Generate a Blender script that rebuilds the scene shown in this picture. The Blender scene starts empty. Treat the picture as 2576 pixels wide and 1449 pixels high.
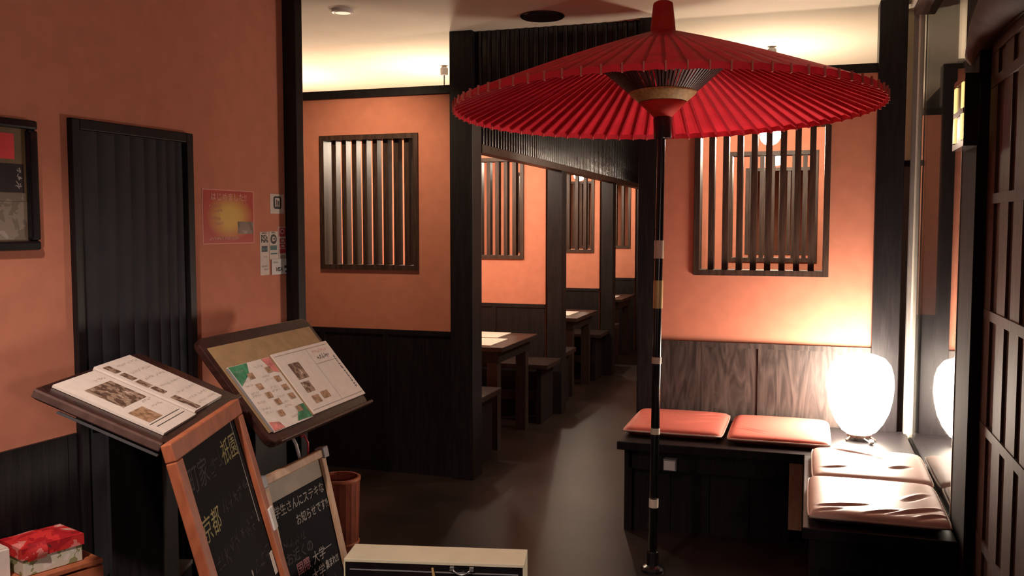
import bpy, bmesh, math, random
from mathutils import Vector, Matrix

# ------------------------------------------------------------------ camera, world, lights, exposure
scene = bpy.context.scene
col = scene.collection
R = math.radians
V = Vector

cam_d = bpy.data.cameras.new("camera")
cam = bpy.data.objects.new("camera", cam_d)
col.objects.link(cam)
cam_d.sensor_fit = 'HORIZONTAL'
cam_d.sensor_width = 36.0
cam_d.lens = 2300.0 / 2576.0 * 36.0
cam_d.clip_start = 0.02
cam.location = (0, 0, 1.6)
cam.rotation_euler = (R(90 - 3.843), 0, R(17.955))
scene.camera = cam

scene.view_settings.view_transform = 'Standard'
scene.view_settings.look = 'None'
scene.view_settings.gamma = 1.0
scene.view_settings.exposure = 0.0
scene.view_settings.use_curve_mapping = False
scene.cycles.use_denoising = True
scene.cycles.max_bounces = 8
scene.cycles.sample_clamp_indirect = 6.0

world = bpy.data.worlds.new("world")
scene.world = world
world.use_nodes = True
world.node_tree.nodes["Background"].inputs[0].default_value = (0.60, 0.40, 0.72, 1)
world.node_tree.nodes["Background"].inputs[1].default_value = 0.035


def point_light(name, loc, color, power, radius):
    d = bpy.data.lights.new(name, 'POINT')
    d.color = color
    d.energy = power
    d.shadow_soft_size = radius
    o = bpy.data.objects.new(name, d)
    o.location = loc
    col.objects.link(o)
    return o


def spot_light(name, loc, target, color, power, angle, radius, blend=0.6):
    d = bpy.data.lights.new(name, 'SPOT')
    d.color = color
    d.energy = power
    d.spot_size = R(angle)
    d.spot_blend = blend
    d.shadow_soft_size = radius
    o = bpy.data.objects.new(name, d)
    o.location = loc
    o.rotation_euler = (V(target) - V(loc)).to_track_quat('-Z', 'Y').to_euler()
    col.objects.link(o)
    return o


WARM = (1.0, 0.74, 0.52)
point_light("entrance_fill_light", (1.1, -0.41, 1.59), (1.0, 0.74, 0.62), 62, 0.10)  # added fill light out of view, brightens the left wall and the parasol
spot_light("entrance_downlight", (-1.42, 0.85, 2.74), (-1.60, 2.5, 0.5), (1.0, 0.80, 0.68), 180, 62, 0.05, 0.8)
spot_light("wall_downlight", (-2.487, 4.60, 2.765), (-2.75, 5.25, 1.2), (1.0, 0.72, 0.46), 60, 115, 0.04, 0.8)
LANTERN_STRENGTH = 60.0
PENDANT_STRENGTH = 330.0

# ------------------------------------------------------------------ materials


def new_mat(name):
    m = bpy.data.materials.new(name)
    m.use_nodes = True
    nt = m.node_tree
    return m, nt, nt.nodes["Principled BSDF"]


def mat(name, color, rough=0.6, var=0.15, scale=8.0, spec=0.4, metal=0.0, bump=0.0, stretch=(1, 1, 1), coat=0.0, detail=4.0, transl=0.0):
    m, nt, b = new_mat(name)
    tc = nt.nodes.new("ShaderNodeTexCoord")
    mp = nt.nodes.new("ShaderNodeMapping")
    mp.inputs["Scale"].default_value = stretch
    nz = nt.nodes.new("ShaderNodeTexNoise")
    nz.inputs["Scale"].default_value = scale
    nz.inputs["Detail"].default_value = detail
    cr = nt.nodes.new("ShaderNodeValToRGB")
    lo = [max(0, c * (1 - var)) for c in color]
    hi = [min(1, c * (1 + var)) for c in color]
    cr.color_ramp.elements[0].position = 0.3
    cr.color_ramp.elements[1].position = 0.7
    cr.color_ramp.elements[0].color = (*lo, 1)
    cr.color_ramp.elements[1].color = (*hi, 1)
    nt.links.new(tc.outputs["Object"], mp.inputs["Vector"])
    nt.links.new(mp.outputs["Vector"], nz.inputs["Vector"])
    nt.links.new(nz.outputs["Fac"], cr.inputs["Fac"])
    nt.links.new(cr.outputs["Color"], b.inputs["Base Color"])
    b.inputs["Roughness"].default_value = rough
    b.inputs["Specular IOR Level"].default_value = spec
    b.inputs["Metallic"].default_value = metal
    b.inputs["Coat Weight"].default_value = coat
    if bump:
        bp = nt.nodes.new("ShaderNodeBump")
        bp.inputs["Strength"].default_value = bump
        bp.inputs["Distance"].default_value = 0.01
        nt.links.new(nz.outputs["Fac"], bp.inputs["Height"])
        nt.links.new(bp.outputs["Normal"], b.inputs["Normal"])
    if transl:
        out = nt.nodes["Material Output"]
        tr = nt.nodes.new("ShaderNodeBsdfTranslucent")
        nt.links.new(cr.outputs["Color"], tr.inputs["Color"])
        mx = nt.nodes.new("ShaderNodeMixShader")
        mx.inputs[0].default_value = transl
        nt.links.new(b.outputs[0], mx.inputs[1])
        nt.links.new(tr.outputs[0], mx.inputs[2])
        nt.links.new(mx.outputs[0], out.inputs["Surface"])
    return m


def wood_mat(name, dark, light, scale=3.0, stretch=(14, 14, 1), rough=0.5, spec=0.4, dist=1.5, bump=0.15):
    m, nt, b = new_mat(name)
    tc = nt.nodes.new("ShaderNodeTexCoord")
    mp = nt.nodes.new("ShaderNodeMapping")
    mp.inputs["Scale"].default_value = stretch
    nz = nt.nodes.new("ShaderNodeTexNoise")
    nz.inputs["Scale"].default_value = scale
    nz.inputs["Detail"].default_value = 6
    nz.inputs["Distortion"].default_value = dist
    cr = nt.nodes.new("ShaderNodeValToRGB")
    cr.color_ramp.elements[0].position = 0.35
    cr.color_ramp.elements[1].position = 0.68
    cr.color_ramp.elements[0].color = (*dark, 1)
    cr.color_ramp.elements[1].color = (*light, 1)
    nt.links.new(tc.outputs["Object"], mp.inputs["Vector"])
    nt.links.new(mp.outputs["Vector"], nz.inputs["Vector"])
    nt.links.new(nz.outputs["Fac"], cr.inputs["Fac"])
    nt.links.new(cr.outputs["Color"], b.inputs["Base Color"])
    b.inputs["Roughness"].default_value = rough
    b.inputs["Specular IOR Level"].default_value = spec
    bp = nt.nodes.new("ShaderNodeBump")
    bp.inputs["Strength"].default_value = bump
    bp.inputs["Distance"].default_value = 0.004
    nt.links.new(nz.outputs["Fac"], bp.inputs["Height"])
    nt.links.new(bp.outputs["Normal"], b.inputs["Normal"])
    return m


def emit_mat(name, color, strength):
    m, nt, b = new_mat(name)
    b.inputs["Base Color"].default_value = (0.8, 0.75, 0.65, 1)
    b.inputs["Emission Color"].default_value = (*color, 1)
    b.inputs["Emission Strength"].default_value = strength
    return m


def spots_mat(name, cols, scale, rough=0.5, coords="Object"):
    """blotchy printed pattern: voronoi cells mapped through a constant colour ramp"""
    m, nt, b = new_mat(name)
    tc = nt.nodes.new("ShaderNodeTexCoord")
    nz = nt.nodes.new("ShaderNodeTexNoise")
    nz.inputs["Scale"].default_value = scale
    nz.inputs["Detail"].default_value = 3
    nz.inputs["Distortion"].default_value = 0.25
    cr = nt.nodes.new("ShaderNodeValToRGB")
    cr.color_ramp.interpolation = 'CONSTANT'
    els = cr.color_ramp.elements
    n = len(cols)
    for i in range(n - 2):
        els.new(0.5)
    for i, c in enumerate(cols):
        els[i].position = 0.0 if i == 0 else 0.33 + 0.34 * (i - 1) / max(1, n - 2)
        els[i].color = (*c, 1)
    nt.links.new(tc.outputs[coords], nz.inputs["Vector"])
    nt.links.new(nz.outputs["Fac"], cr.inputs["Fac"])
    nt.links.new(cr.outputs["Color"], b.inputs["Base Color"])
    b.inputs["Roughness"].default_value = rough
    return m


def gradient_mat(name, inner, outer, rad=0.6):
    """a printed sunburst: radial gradient over the object's own bounding box"""
    m, nt, b = new_mat(name)
    tc = nt.nodes.new("ShaderNodeTexCoord")
    mp = nt.nodes.new("ShaderNodeMapping")
    mp.inputs["Location"].default_value = (-0.5, -0.52, -0.5)
    gr = nt.nodes.new("ShaderNodeVectorMath")
    gr.operation = 'LENGTH'
    cr = nt.nodes.new("ShaderNodeValToRGB")
    cr.color_ramp.elements[0].position = 0.17
    cr.color_ramp.elements[1].position = rad
    cr.color_ramp.elements[0].color = (*inner, 1)
    cr.color_ramp.elements[1].color = (*outer, 1)
    nt.links.new(tc.outputs["Generated"], mp.inputs["Vector"])
    sep = nt.nodes.new("ShaderNodeSeparateXYZ")
    comb = nt.nodes.new("ShaderNodeCombineXYZ")
    nt.links.new(mp.outputs["Vector"], sep.inputs[0])
    nt.links.new(sep.outputs["Y"], comb.inputs[0])
    nt.links.new(sep.outputs["Z"], comb.inputs[1])
    nt.links.new(comb.outputs[0], gr.inputs[0])
    nt.links.new(gr.outputs["Value"], cr.inputs["Fac"])
    nt.links.new(cr.outputs["Color"], b.inputs["Base Color"])
    b.inputs["Roughness"].default_value = 0.4
    return m


M = {}
M["plaster"] = mat("salmon_plaster", (0.62, 0.24, 0.155), 0.85, 0.06, 14, 0.2, bump=0.06)
M["ceiling"] = mat("cream_ceiling", (0.76, 0.70, 0.56), 0.85, 0.04, 3, 0.2)
M["dark"] = wood_mat("black_stained_wood", (0.009, 0.0072, 0.0085), (0.018, 0.0145, 0.016), rough=0.45, spec=0.22)
M["darkgloss"] = wood_mat("glossy_black_slat", (0.007, 0.006, 0.009), (0.013, 0.010, 0.013), rough=0.20, spec=0.5)
M["slat"] = wood_mat("dark_brown_slat_wood", (0.030, 0.016, 0.011), (0.075, 0.040, 0.027), rough=0.5)
M["booth"] = wood_mat("booth_furniture_wood", (0.016, 0.010, 0.010), (0.034, 0.021, 0.019), rough=0.4)
M["panel"] = wood_mat("grained_wainscot_wood", (0.022, 0.016, 0.014), (0.075, 0.055, 0.048), scale=2.2, stretch=(5, 5, 0.8), dist=3.5, bump=0.3)
M["floor"] = mat("dark_brown_floor", (0.021, 0.0125, 0.0115), 0.40, 0.5, 2.2, 0.4)
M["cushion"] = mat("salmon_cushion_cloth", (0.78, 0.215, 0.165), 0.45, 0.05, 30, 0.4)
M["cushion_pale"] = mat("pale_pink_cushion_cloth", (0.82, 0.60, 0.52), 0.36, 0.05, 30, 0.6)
M["piping"] = mat("pale_piping", (0.8, 0.62, 0.52), 0.5, 0.05)
M["red"] = mat("red_oiled_paper", (0.76, 0.026, 0.05), 0.42, 0.15, 9, 0.45, transl=0.22)
M["redrib"] = mat("red_lacquered_rib", (0.42, 0.013, 0.03), 0.35, 0.1, 20, 0.5)
M["redcap"] = mat("red_cloth_cap", (0.55, 0.035, 0.025), 0.7, 0.08, 20, 0.3)
M["thread"] = mat("pale_pink_thread", (0.78, 0.24, 0.20), 0.5, 0.1, 30)
M["strut"] = mat("dark_bamboo_strut", (0.060, 0.018, 0.018), 0.5, 0.3, 30)
M["yellow"] = mat("olive_gold_thread", (0.42, 0.27, 0.10), 0.6, 0.3, 60)
M["black"] = mat("black_lacquer", (0.010, 0.008, 0.010), 0.22, 0.2, 10, 0.5, coat=0.3)
M["white_band"] = mat("white_paint_band", (0.70, 0.58, 0.46), 0.45, 0.05, 20)
M["gold_band"] = mat("gold_foil_band", (0.62, 0.45, 0.20), 0.35, 0.12, 30, metal=0.3)
M["metal"] = mat("brushed_steel", (0.55, 0.55, 0.55), 0.35, 0.1, 30, metal=0.9)
M["rail"] = mat("pale_aluminium_and_lit_edge", (0.78, 0.72, 0.62), 0.45, 0.05, 30, metal=0.2)  # aluminium strip; also stands in for lit edges on door post and top rail
M["greypost"] = mat("grey_painted_post", (0.16, 0.145, 0.14), 0.5, 0.12, 10)
M["white"] = mat("white_plastic", (0.72, 0.70, 0.68), 0.4, 0.04, 20)
M["grey"] = mat("grey_plastic", (0.24, 0.23, 0.24), 0.5, 0.1, 20)
M["cream"] = mat("cream_panel", (0.80, 0.73, 0.53), 0.6, 0.05, 10)
M["paper"] = mat("menu_paper", (0.74, 0.66, 0.60), 0.45, 0.05, 30, 0.4)
M["tan"] = mat("tan_card", (0.36, 0.23, 0.115), 0.7, 0.12, 25)
M["board"] = wood_mat("dark_mahogany", (0.022, 0.009, 0.008), (0.050, 0.018, 0.014), rough=0.3, stretch=(3, 14, 14))
M["boardedge"] = mat("highlit_brown_edge", (0.12, 0.07, 0.06), 0.3, 0.25, 30)
M["orange_wood"] = wood_mat("orange_pine", (0.36, 0.10, 0.045), (0.50, 0.155, 0.07), rough=0.5, stretch=(6, 6, 2))
M["pale_wood"] = wood_mat("bench_gap_light", (0.46, 0.27, 0.16), (0.62, 0.40, 0.26), rough=0.55, stretch=(6, 6, 2))
M["chalkboard"] = mat("black_chalkboard", (0.0055, 0.005, 0.008), 0.7, 0.35, 6, spec=0.08)
M["chalk"] = mat("white_chalk", (0.34, 0.32, 0.30), 0.9, 0.2, 80)
M["chalk_dim"] = mat("faint_chalk", (0.060, 0.058, 0.062), 0.9, 0.35, 60)
M["chalk_yellow"] = mat("yellow_chalk", (0.42, 0.38, 0.18), 0.9, 0.2, 80)
M["chalk_pink"] = mat("pink_chalk", (0.50, 0.22, 0.25), 0.9, 0.2, 80)
M["ink"] = mat("black_print", (0.05, 0.045, 0.045), 0.6, 0.2, 40)
M["ink_soft"] = mat("soft_grey_print", (0.42, 0.37, 0.34), 0.6, 0.15, 60)
M["ink_red"] = mat("red_print", (0.62, 0.25, 0.20), 0.6, 0.15, 60)
M["food"] = spots_mat("food_photo_print", [(0.05, 0.03, 0.025), (0.12, 0.07, 0.05), (0.32, 0.22, 0.16), (0.6, 0.5, 0.42)], 48)
M["food2"] = spots_mat("brown_food_photo_print", [(0.12, 0.08, 0.05), (0.28, 0.16, 0.09), (0.42, 0.26, 0.16), (0.5, 0.34, 0.24)], 60)
M["green_print"] = mat("green_print", (0.05, 0.24, 0.12), 0.5, 0.5, 25)
M["pink_print"] = mat("pink_print", (0.60, 0.20, 0.18), 0.5, 0.4, 25)
M["floral_red"] = spots_mat("red_floral_paper", [(0.10, 0.03, 0.02), (0.42, 0.012, 0.02), (0.62, 0.03, 0.03), (0.75, 0.22, 0.2), (0.8, 0.55, 0.5)], 17)
M["floral_white"] = spots_mat("white_floral_paper", [(0.10, 0.12, 0.05), (0.25, 0.27, 0.12), (0.6, 0.57, 0.48), (0.72, 0.66, 0.62)], 22)
M["poster"] = gradient_mat("sunburst_poster_print", (0.80, 0.50, 0.10), (0.52, 0.060, 0.035), 0.47)
M["poster_text"] = mat("pink_poster_lettering", (0.80, 0.36, 0.30), 0.6, 0.05)
M["poster_red"] = mat("bright_red_print", (0.72, 0.05, 0.06), 0.5, 0.15, 12)
M["photo"] = spots_mat("brown_landscape_photo", [(0.07, 0.045, 0.03), (0.15, 0.10, 0.07), (0.28, 0.2, 0.15), (0.4, 0.33, 0.28)], 14)
M["art_grey"] = spots_mat("grey_brown_picture_print", [(0.10, 0.075, 0.055), (0.16, 0.12, 0.09), (0.24, 0.19, 0.15), (0.34, 0.29, 0.26)], 14)
M["art_dark"] = mat("dark_picture_print", (0.022, 0.014, 0.020), 0.35, 0.3, 10)
M["art_tan"] = mat("olive_picture_mount", (0.17, 0.11, 0.055), 0.5, 0.1, 20)
M["sticker_red"] = mat("red_sticker_print", (0.52, 0.06, 0.08), 0.5, 0.1, 30)
M["sticker_teal"] = mat("teal_sticker_print", (0.07, 0.17, 0.15), 0.5, 0.3, 60)
M["sticker_navy"] = mat("navy_sticker_print", (0.05, 0.06, 0.09), 0.5, 0.3, 60)
M["sticker"] = mat("pale_sticker", (0.72, 0.62, 0.54), 0.5, 0.06, 40)
M["door"] = mat("charcoal_folding_door_cloth", (0.020, 0.020, 0.026), 0.7, 0.2, 12)
M["bin"] = wood_mat("red_brown_bin_wood", (0.20, 0.045, 0.022), (0.34, 0.085, 0.042), rough=0.5, stretch=(16, 16, 1.5))
M["cord_red"] = mat("red_plastic", (0.5, 0.04, 0.06), 0.4, 0.05)
M["lattice"] = wood_mat("worn_brown_lattice_wood", (0.075, 0.036, 0.025), (0.135, 0.068, 0.048), rough=0.65, stretch=(10, 10, 1))
M["lattice_dark"] = wood_mat("dark_door_wood", (0.060, 0.028, 0.024), (0.10, 0.050, 0.042), rough=0.65)
M["doorpost"] = wood_mat("dark_brown_door_post", (0.014, 0.008, 0.008), (0.030, 0.018, 0.017), rough=0.8, spec=0.08)
M["log"] = wood_mat("rough_brown_log", (0.055, 0.027, 0.019), (0.11, 0.055, 0.038), rough=0.8, stretch=(3, 1, 3))
M["lit_paper"] = emit_mat("glowing_lantern_paper", (1.0, 0.84, 0.68), LANTERN_STRENGTH)
M["bulb"] = emit_mat("glowing_bulb", (1.0, 0.80, 0.60), PENDANT_STRENGTH)
M["lens"] = emit_mat("frosted_downlight_lens", (1.0, 0.80, 0.55), 0.8)
M["amber_reflection"] = emit_mat("glowing_amber_reflection", (1.0, 0.66, 0.22), 1.3)


def glass_mat():
    m, nt, b = new_mat("clear_window_glass")
    nt.nodes.remove(b)
    out = nt.nodes["Material Output"]
    fr = nt.nodes.new("ShaderNodeFresnel")
    fr.inputs["IOR"].default_value = 1.45
    ge = nt.nodes.new("ShaderNodeNewGeometry")
    io = nt.nodes.new("ShaderNodeMapRange")
    io.inputs["To Min"].default_value = 1.45
    io.inputs["To Max"].default_value = 1 / 1.45
    nt.links.new(ge.outputs["Backfacing"], io.inputs["Value"])
    nt.links.new(io.outputs["Result"], fr.inputs["IOR"])
    gl = nt.nodes.new("ShaderNodeBsdfGlossy")
    gl.inputs["Roughness"].default_value = 0.02
    tr = nt.nodes.new("ShaderNodeBsdfTransparent")
    tr.inputs["Color"].default_value = (0.92, 0.93, 0.92, 1)
    mx = nt.nodes.new("ShaderNodeMixShader")
    nt.links.new(fr.outputs[0], mx.inputs[0])
    nt.links.new(tr.outputs[0], mx.inputs[1])
    nt.links.new(gl.outputs[0], mx.inputs[2])
    nt.links.new(mx.outputs[0], out.inputs["Surface"])
    return m


M["glass"] = glass_mat()

# ------------------------------------------------------------------ mesh helpers


class MB:
    """collects shapes in world coordinates; build() links them as one mesh object"""

    def __init__(self, frame=None):
        self.v = []
        self.f = []
        self.frame = frame

    def _add(self, vs, fs):
        o = len(self.v)
        if self.frame is not None:
            vs = [self.frame @ V(p) for p in vs]
        self.v += [tuple(p) for p in vs]
        self.f += [tuple(o + i for i in f) for f in fs]
        return self

    def box(self, x0, x1, y0, y1, z0, z1):
        vs = [(x, y, z) for x in (x0, x1) for y in (y0, y1) for z in (z0, z1)]
        fs = [(0, 1, 3, 2), (4, 6, 7, 5), (0, 4, 5, 1), (2, 3, 7, 6), (0, 2, 6, 4), (1, 5, 7, 3)]
        return self._add(vs, fs)

    def prism(self, pts, z0, z1):
        """polygon pts (x, y) counter-clockwise extruded along z"""
        n = len(pts)
        vs = [(x, y, z0) for x, y in pts] + [(x, y, z1) for x, y in pts]
        fs = [tuple(range(n - 1, -1, -1)), tuple(range(n, 2 * n))]
        fs += [(i, (i + 1) % n, n + (i + 1) % n, n + i) for i in range(n)]
        return self._add(vs, fs)

    def lathe(self, prof, n=24, c=(0, 0, 0), caps=True):
        """profile (r, z) revolved about a vertical axis through c"""
        vs = []
        for r, z in prof:
            for i in range(n):
                a = 2 * math.pi * i / n
                vs.append((c[0] + r * math.cos(a), c[1] + r * math.sin(a), c[2] + z))
        fs = []
        for k in range(len(prof) - 1):
            for i in range(n):
                j = (i + 1) % n
                fs.append((k * n + i, k * n + j, (k + 1) * n + j, (k + 1) * n + i))
        if caps:
            fs.append(tuple(range(n - 1, -1, -1)))
            m = (len(prof) - 1) * n
            fs.append(tuple(m + i for i in range(n)))
        return self._add(vs, fs)

    def tube(self, path, r, n=8, caps=True):
        """round tube along a path; r a number or a list"""
        path = [V(p) for p in path]
        rs = r if isinstance(r, (list, tuple)) else [r] * len(path)
        vs = []
        for k, p in enumerate(path):
            t = (path[min(k + 1, len(path) - 1)] - path[max(k - 1, 0)]).normalized()
            up = V((0, 0, 1)) if abs(t.z) < 0.95 else V((1, 0, 0))
            a = t.cross(up).normalized()
            b = a.cross(t).normalized()
            for i in range(n):
                w = 2 * math.pi * i / n
                vs.append(p + a * (rs[k] * math.cos(w)) + b * (rs[k] * math.sin(w)))
        fs = []
        for k in range(len(path) - 1):
            for i in range(n):
                j = (i + 1) % n
                fs.append((k * n + i, k * n + j, (k + 1) * n + j, (k + 1) * n + i))
        if caps:
            fs.append(tuple(range(n - 1, -1, -1)))
            m = (len(path) - 1) * n
            fs.append(tuple(m + i for i in range(n)))
        return self._add(vs, fs)

    def grid(self, fn, nu, nv):
        vs = [fn(i / nu, j / nv) for i in range(nu + 1) for j in range(nv + 1)]
        fs = [(i * (nv + 1) + j, (i + 1) * (nv + 1) + j, (i + 1) * (nv + 1) + j + 1, i * (nv + 1) + j + 1) for i in range(nu) for j in range(nv)]
        return self._add(vs, fs)

    def mesh(self, name, m, base=V((0, 0, 0)), smooth=False):
        me = bpy.data.meshes.new(name)
        me.from_pydata([tuple(V(p) - base) for p in self.v], [], self.f)
        bm = bmesh.new()
        bm.from_mesh(me)
        bmesh.ops.recalc_face_normals(bm, faces=bm.faces)
        bm.to_mesh(me)
        bm.free()
        me.materials.append(m)
        if smooth:
            for p in me.polygons:
                p.use_smooth = True
        return me

    def build(self, name, m, parent=None, smooth=False, bevel=0.0, kind=None, label=None, origin=None):
        base = world_loc(parent) if parent else V((0, 0, 0))
        if origin is not None:
            org = V(origin)
            me = self.mesh(name, m, org, smooth)
            o = bpy.data.objects.new(name, me)
            o.location = org - base
        else:
            me = self.mesh(name, m, base, smooth)
            o = bpy.data.objects.new(name, me)
        col.objects.link(o)
        if parent:
            o.parent = parent
        if bevel:
            md = o.modifiers.new("bevel", 'BEVEL')
            md.width = bevel
            md.segments = 2
            md.limit_method = 'ANGLE'
        if kind:
            o["kind"] = kind
        if label:
            o["label"] = label
        return o


def world_loc(o):
    p = V((0, 0, 0))
    while o is not None:
        p += o.location
        o = o.parent
    return p


def thing(name, label, cat, loc, group=None):
    o = bpy.data.objects.new(name, None)
    o.empty_display_size = 0.05
    o.location = loc
    col.objects.link(o)
    o["label"] = label
    o["category"] = cat
    if group:
        o["group"] = group
    return o


def tag(o, label, cat, group=None):
    o["label"] = label
    o["category"] = cat
    if group:
        o["group"] = group
    return o


def struct(o, label):
    o["kind"] = "structure"
    o["label"] = label
    return o


def struct_empty(name, loc, label):
    o = bpy.data.objects.new(name, None)
    o.location = loc
    o.empty_display_size = 0.05
    col.objects.link(o)
    return struct(o, label)


def piece(me, name, parent, loc, label=None):
    """an object sharing mesh data; loc is relative to the parent"""
    o = bpy.data.objects.new(name, me)
    col.objects.link(o)
    o.parent = parent
    o.location = loc
    if label:
        o["label"] = label
    return o


def frame_of(p, x, y):
    """matrix with the given local x and y axes at point p"""
    x = V(x).normalized()
    y = V(y).normalized()
    z = x.cross(y).normalized()
    m = Matrix((x, y, z)).transposed().to_4x4()
    m.translation = V(p)
    return m


def text_part(txt, size, frame, m, parent, name="lettering", align='LEFT', shear=0.0, weight=0.0, sx=1.0):
    """flat lettering: text laid in the frame's xy plane, its normal the frame's z"""
    cu = bpy.data.curves.new("text", 'FONT')
    cu.body = txt
    cu.size = size
    cu.align_x = align
    cu.align_y = 'CENTER'
    cu.shear = shear
    cu.offset = weight
    cu.resolution_u = 2
    tmp = bpy.data.objects.new("text", cu)
    col.objects.link(tmp)
    dg = bpy.context.evaluated_depsgraph_get()
    me = bpy.data.meshes.new_from_object(tmp.evaluated_get(dg))
    bpy.data.objects.remove(tmp)
    bpy.data.curves.remove(cu)
    base = world_loc(parent)
    for vtx in me.vertices:
        vtx.co = frame @ V((vtx.co.x * sx, vtx.co.y, vtx.co.z)) - base
    me.name = name
    me.materials.clear()
    me.materials.append(m)
    o = bpy.data.objects.new(name, me)
    col.objects.link(o)
    o.parent = parent
    return o


def scribble(mb, rng, x0, x1, y, h, w=0.0022, dens=1.0):
    """illegible handwriting: short flat strokes in the xy plane"""
    x = x0
    while x < x1:
        for _ in range(max(2, int(5 * dens))):
            a = rng.choice([0, 0, math.pi / 2, math.pi / 2, 0.9, -0.9, 1.2])
            L = h * rng.uniform(0.25, 0.55)
            cx = x + rng.uniform(0, h * 0.8)
            cy = y + rng.uniform(-h * 0.4, h * 0.4)
            dx, dy = math.cos(a) * L / 2, math.sin(a) * L / 2
            nx, ny = -math.sin(a) * w / 2, math.cos(a) * w / 2
            mb._add([(cx - dx - nx, cy - dy - ny, 0), (cx + dx - nx, cy + dy - ny, 0), (cx + dx + nx, cy + dy + ny, 0), (cx - dx + nx, cy - dy + ny, 0)], [(0, 1, 2, 3)])
        x += h * 1.05


# ------------------------------------------------------------------ the shell
Y1, Y2, Y3, Y4 = 5.37, 7.52, 9.64, 11.75       # partition planes, front faces
ZC = 2.80                                      # ceiling
TW = 0.10                                      # partition thickness
XL = -4.9                                      # far wall of the booths
XA, XB = -2.135, -1.985                        # corner pillar by the booths
XC, XD = -0.952, -0.822                        # pillar by the bench
ZW = 0.935                                     # wainscot height
ZT = 2.48                                      # top of partitions

fl = MB().box(-6.2, 3.2, -1.5, 13.2, -0.12, 0.0).build("floor", M["floor"])
struct(fl, "dark brown polished floor of the entrance and corridor")
ce = MB().box(-6.2, 3.2, 0.6, 13.2, ZC, ZC + 0.1).build("ceiling", M["ceiling"])
struct(ce, "cream painted ceiling above booths and entrance")

# wall on the side of the folding door: runs at a slight angle to the corridor
LK = 0.655
LP = V((-2.175, 3.517, 0))
la = R(3.63)
LD = V((math.sin(la), math.cos(la), 0))
LN = V((LD.y, -LD.x, 0))
LW = frame_of(LP, LN, LD)                      # metres: x out of the wall, y along it (0 at the corner, negative towards the viewer)
# drawing frame for everything on this wall: 1 drawing unit = 0.655 m, drawing height 0 lies 0.552 m above the floor
LF = frame_of(LP + V((0, 0, 0.552)), LN, LD) @ Matrix.Scale(LK, 4)
DFL = -0.843                                   # the floor in drawing units
wl = MB(LW).box(-0.12, 0.0, -3.1, 0.0, 0.0, ZC).build("wall_left", M["plaster"])
struct(wl, "salmon plaster wall with the folding door and the posters")
for i in range(10):
    y0 = -4.7 + i * 0.475
    y1 = min(y0 + 0.471, -0.03)
    segs = [(y0, y1)]
    if y1 > -1.79 and y0 < -0.93:
        segs = [g for g in ((y0, min(y1, -1.79)), (max(y0, -0.93), y1)) if g[1] - g[0] > 0.02]
    for g in segs:
        MB(LF).box(0.0, 0.018, g[0], g[1], DFL, 0.582).build("wainscot_board", M["dark"], wl)


def partition(name, label, x0, x1, y, win=None, wains=True, boards=4, board_mat="dark"):
    """plaster partition with a window opening, dark wainscot boards and a top rail"""
    mb = MB()
    z1 = ZT - 0.05
    if win:
        a, b, c, d = win
        mb.box(x0, a, y, y + TW, 0, z1)
        mb.box(b, x1, y, y + TW, 0, z1)
        mb.box(a, b, y, y + TW, 0, c)
        mb.box(a, b, y, y + TW, d, z1)
    else:
        mb.box(x0, x1, y, y + TW, 0, z1)
    o = mb.build(name, M["plaster"])
    struct(o, label)
    if wains:
        w = (x1 - x0) / boards
        for i in range(boards):
            MB().box(x0 + i * w + 0.003, x0 + (i + 1) * w - 0.003, y - 0.014, y, 0.0, ZW - 0.03).build("wainscot_board", M[board_mat], o)
            if i:
                MB().box(x0 + i * w - 0.018, x0 + i * w + 0.018, y - 0.022, y - 0.0145, 0.0, ZW - 0.03).build("batten", M[board_mat], o)
        MB().box(x0, x1, y - 0.022, y, ZW - 0.03, ZW).build("wainscot_cap", M[board_mat], o)
    MB().box(x0, x1, y - 0.012, y + TW + 0.012, z1, ZT).build("top_rail", M["dark"], o)
    return o


WZ0, WZ1 = 1.32, 2.192
wn = [0]


def lattice_window(x0, x1, y, label, nslat=8, mat_key="slat"):
    """framed opening with upright slats, set in a partition"""
    wn[0] += 1
    o = struct_empty("window_%d" % wn[0], ((x0 + x1) / 2, y, WZ0), label)
    fw = 0.032
    f0, f1 = y - 0.014, y + TW + 0.014
    MB().box(x0, x1, f0, f1, WZ0, WZ0 + fw).box(x0, x1, f0, f1, WZ1 - fw, WZ1).box(x0, x0 + fw, f0, f1, WZ0 + fw, WZ1 - fw).box(x1 - fw, x1, f0, f1, WZ0 + fw, WZ1 - fw).build("window_frame", M[mat_key], o)
    iw = (x1 - x0 - 2 * fw)
    sw = 0.033
    gap = (iw - nslat * sw) / (nslat + 1)
    me = MB().box(-sw / 2, sw / 2, -0.033, 0.033, 0, WZ1 - WZ0 - 2 * fw).mesh("slat", M[mat_key])
    for i in range(nslat):
        xs = x0 + fw + gap * (i + 1) + sw * (i + 0.5)
        piece(me, "slat", o, (xs - (x0 + x1) / 2, TW / 2, fw))
    return o


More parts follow.
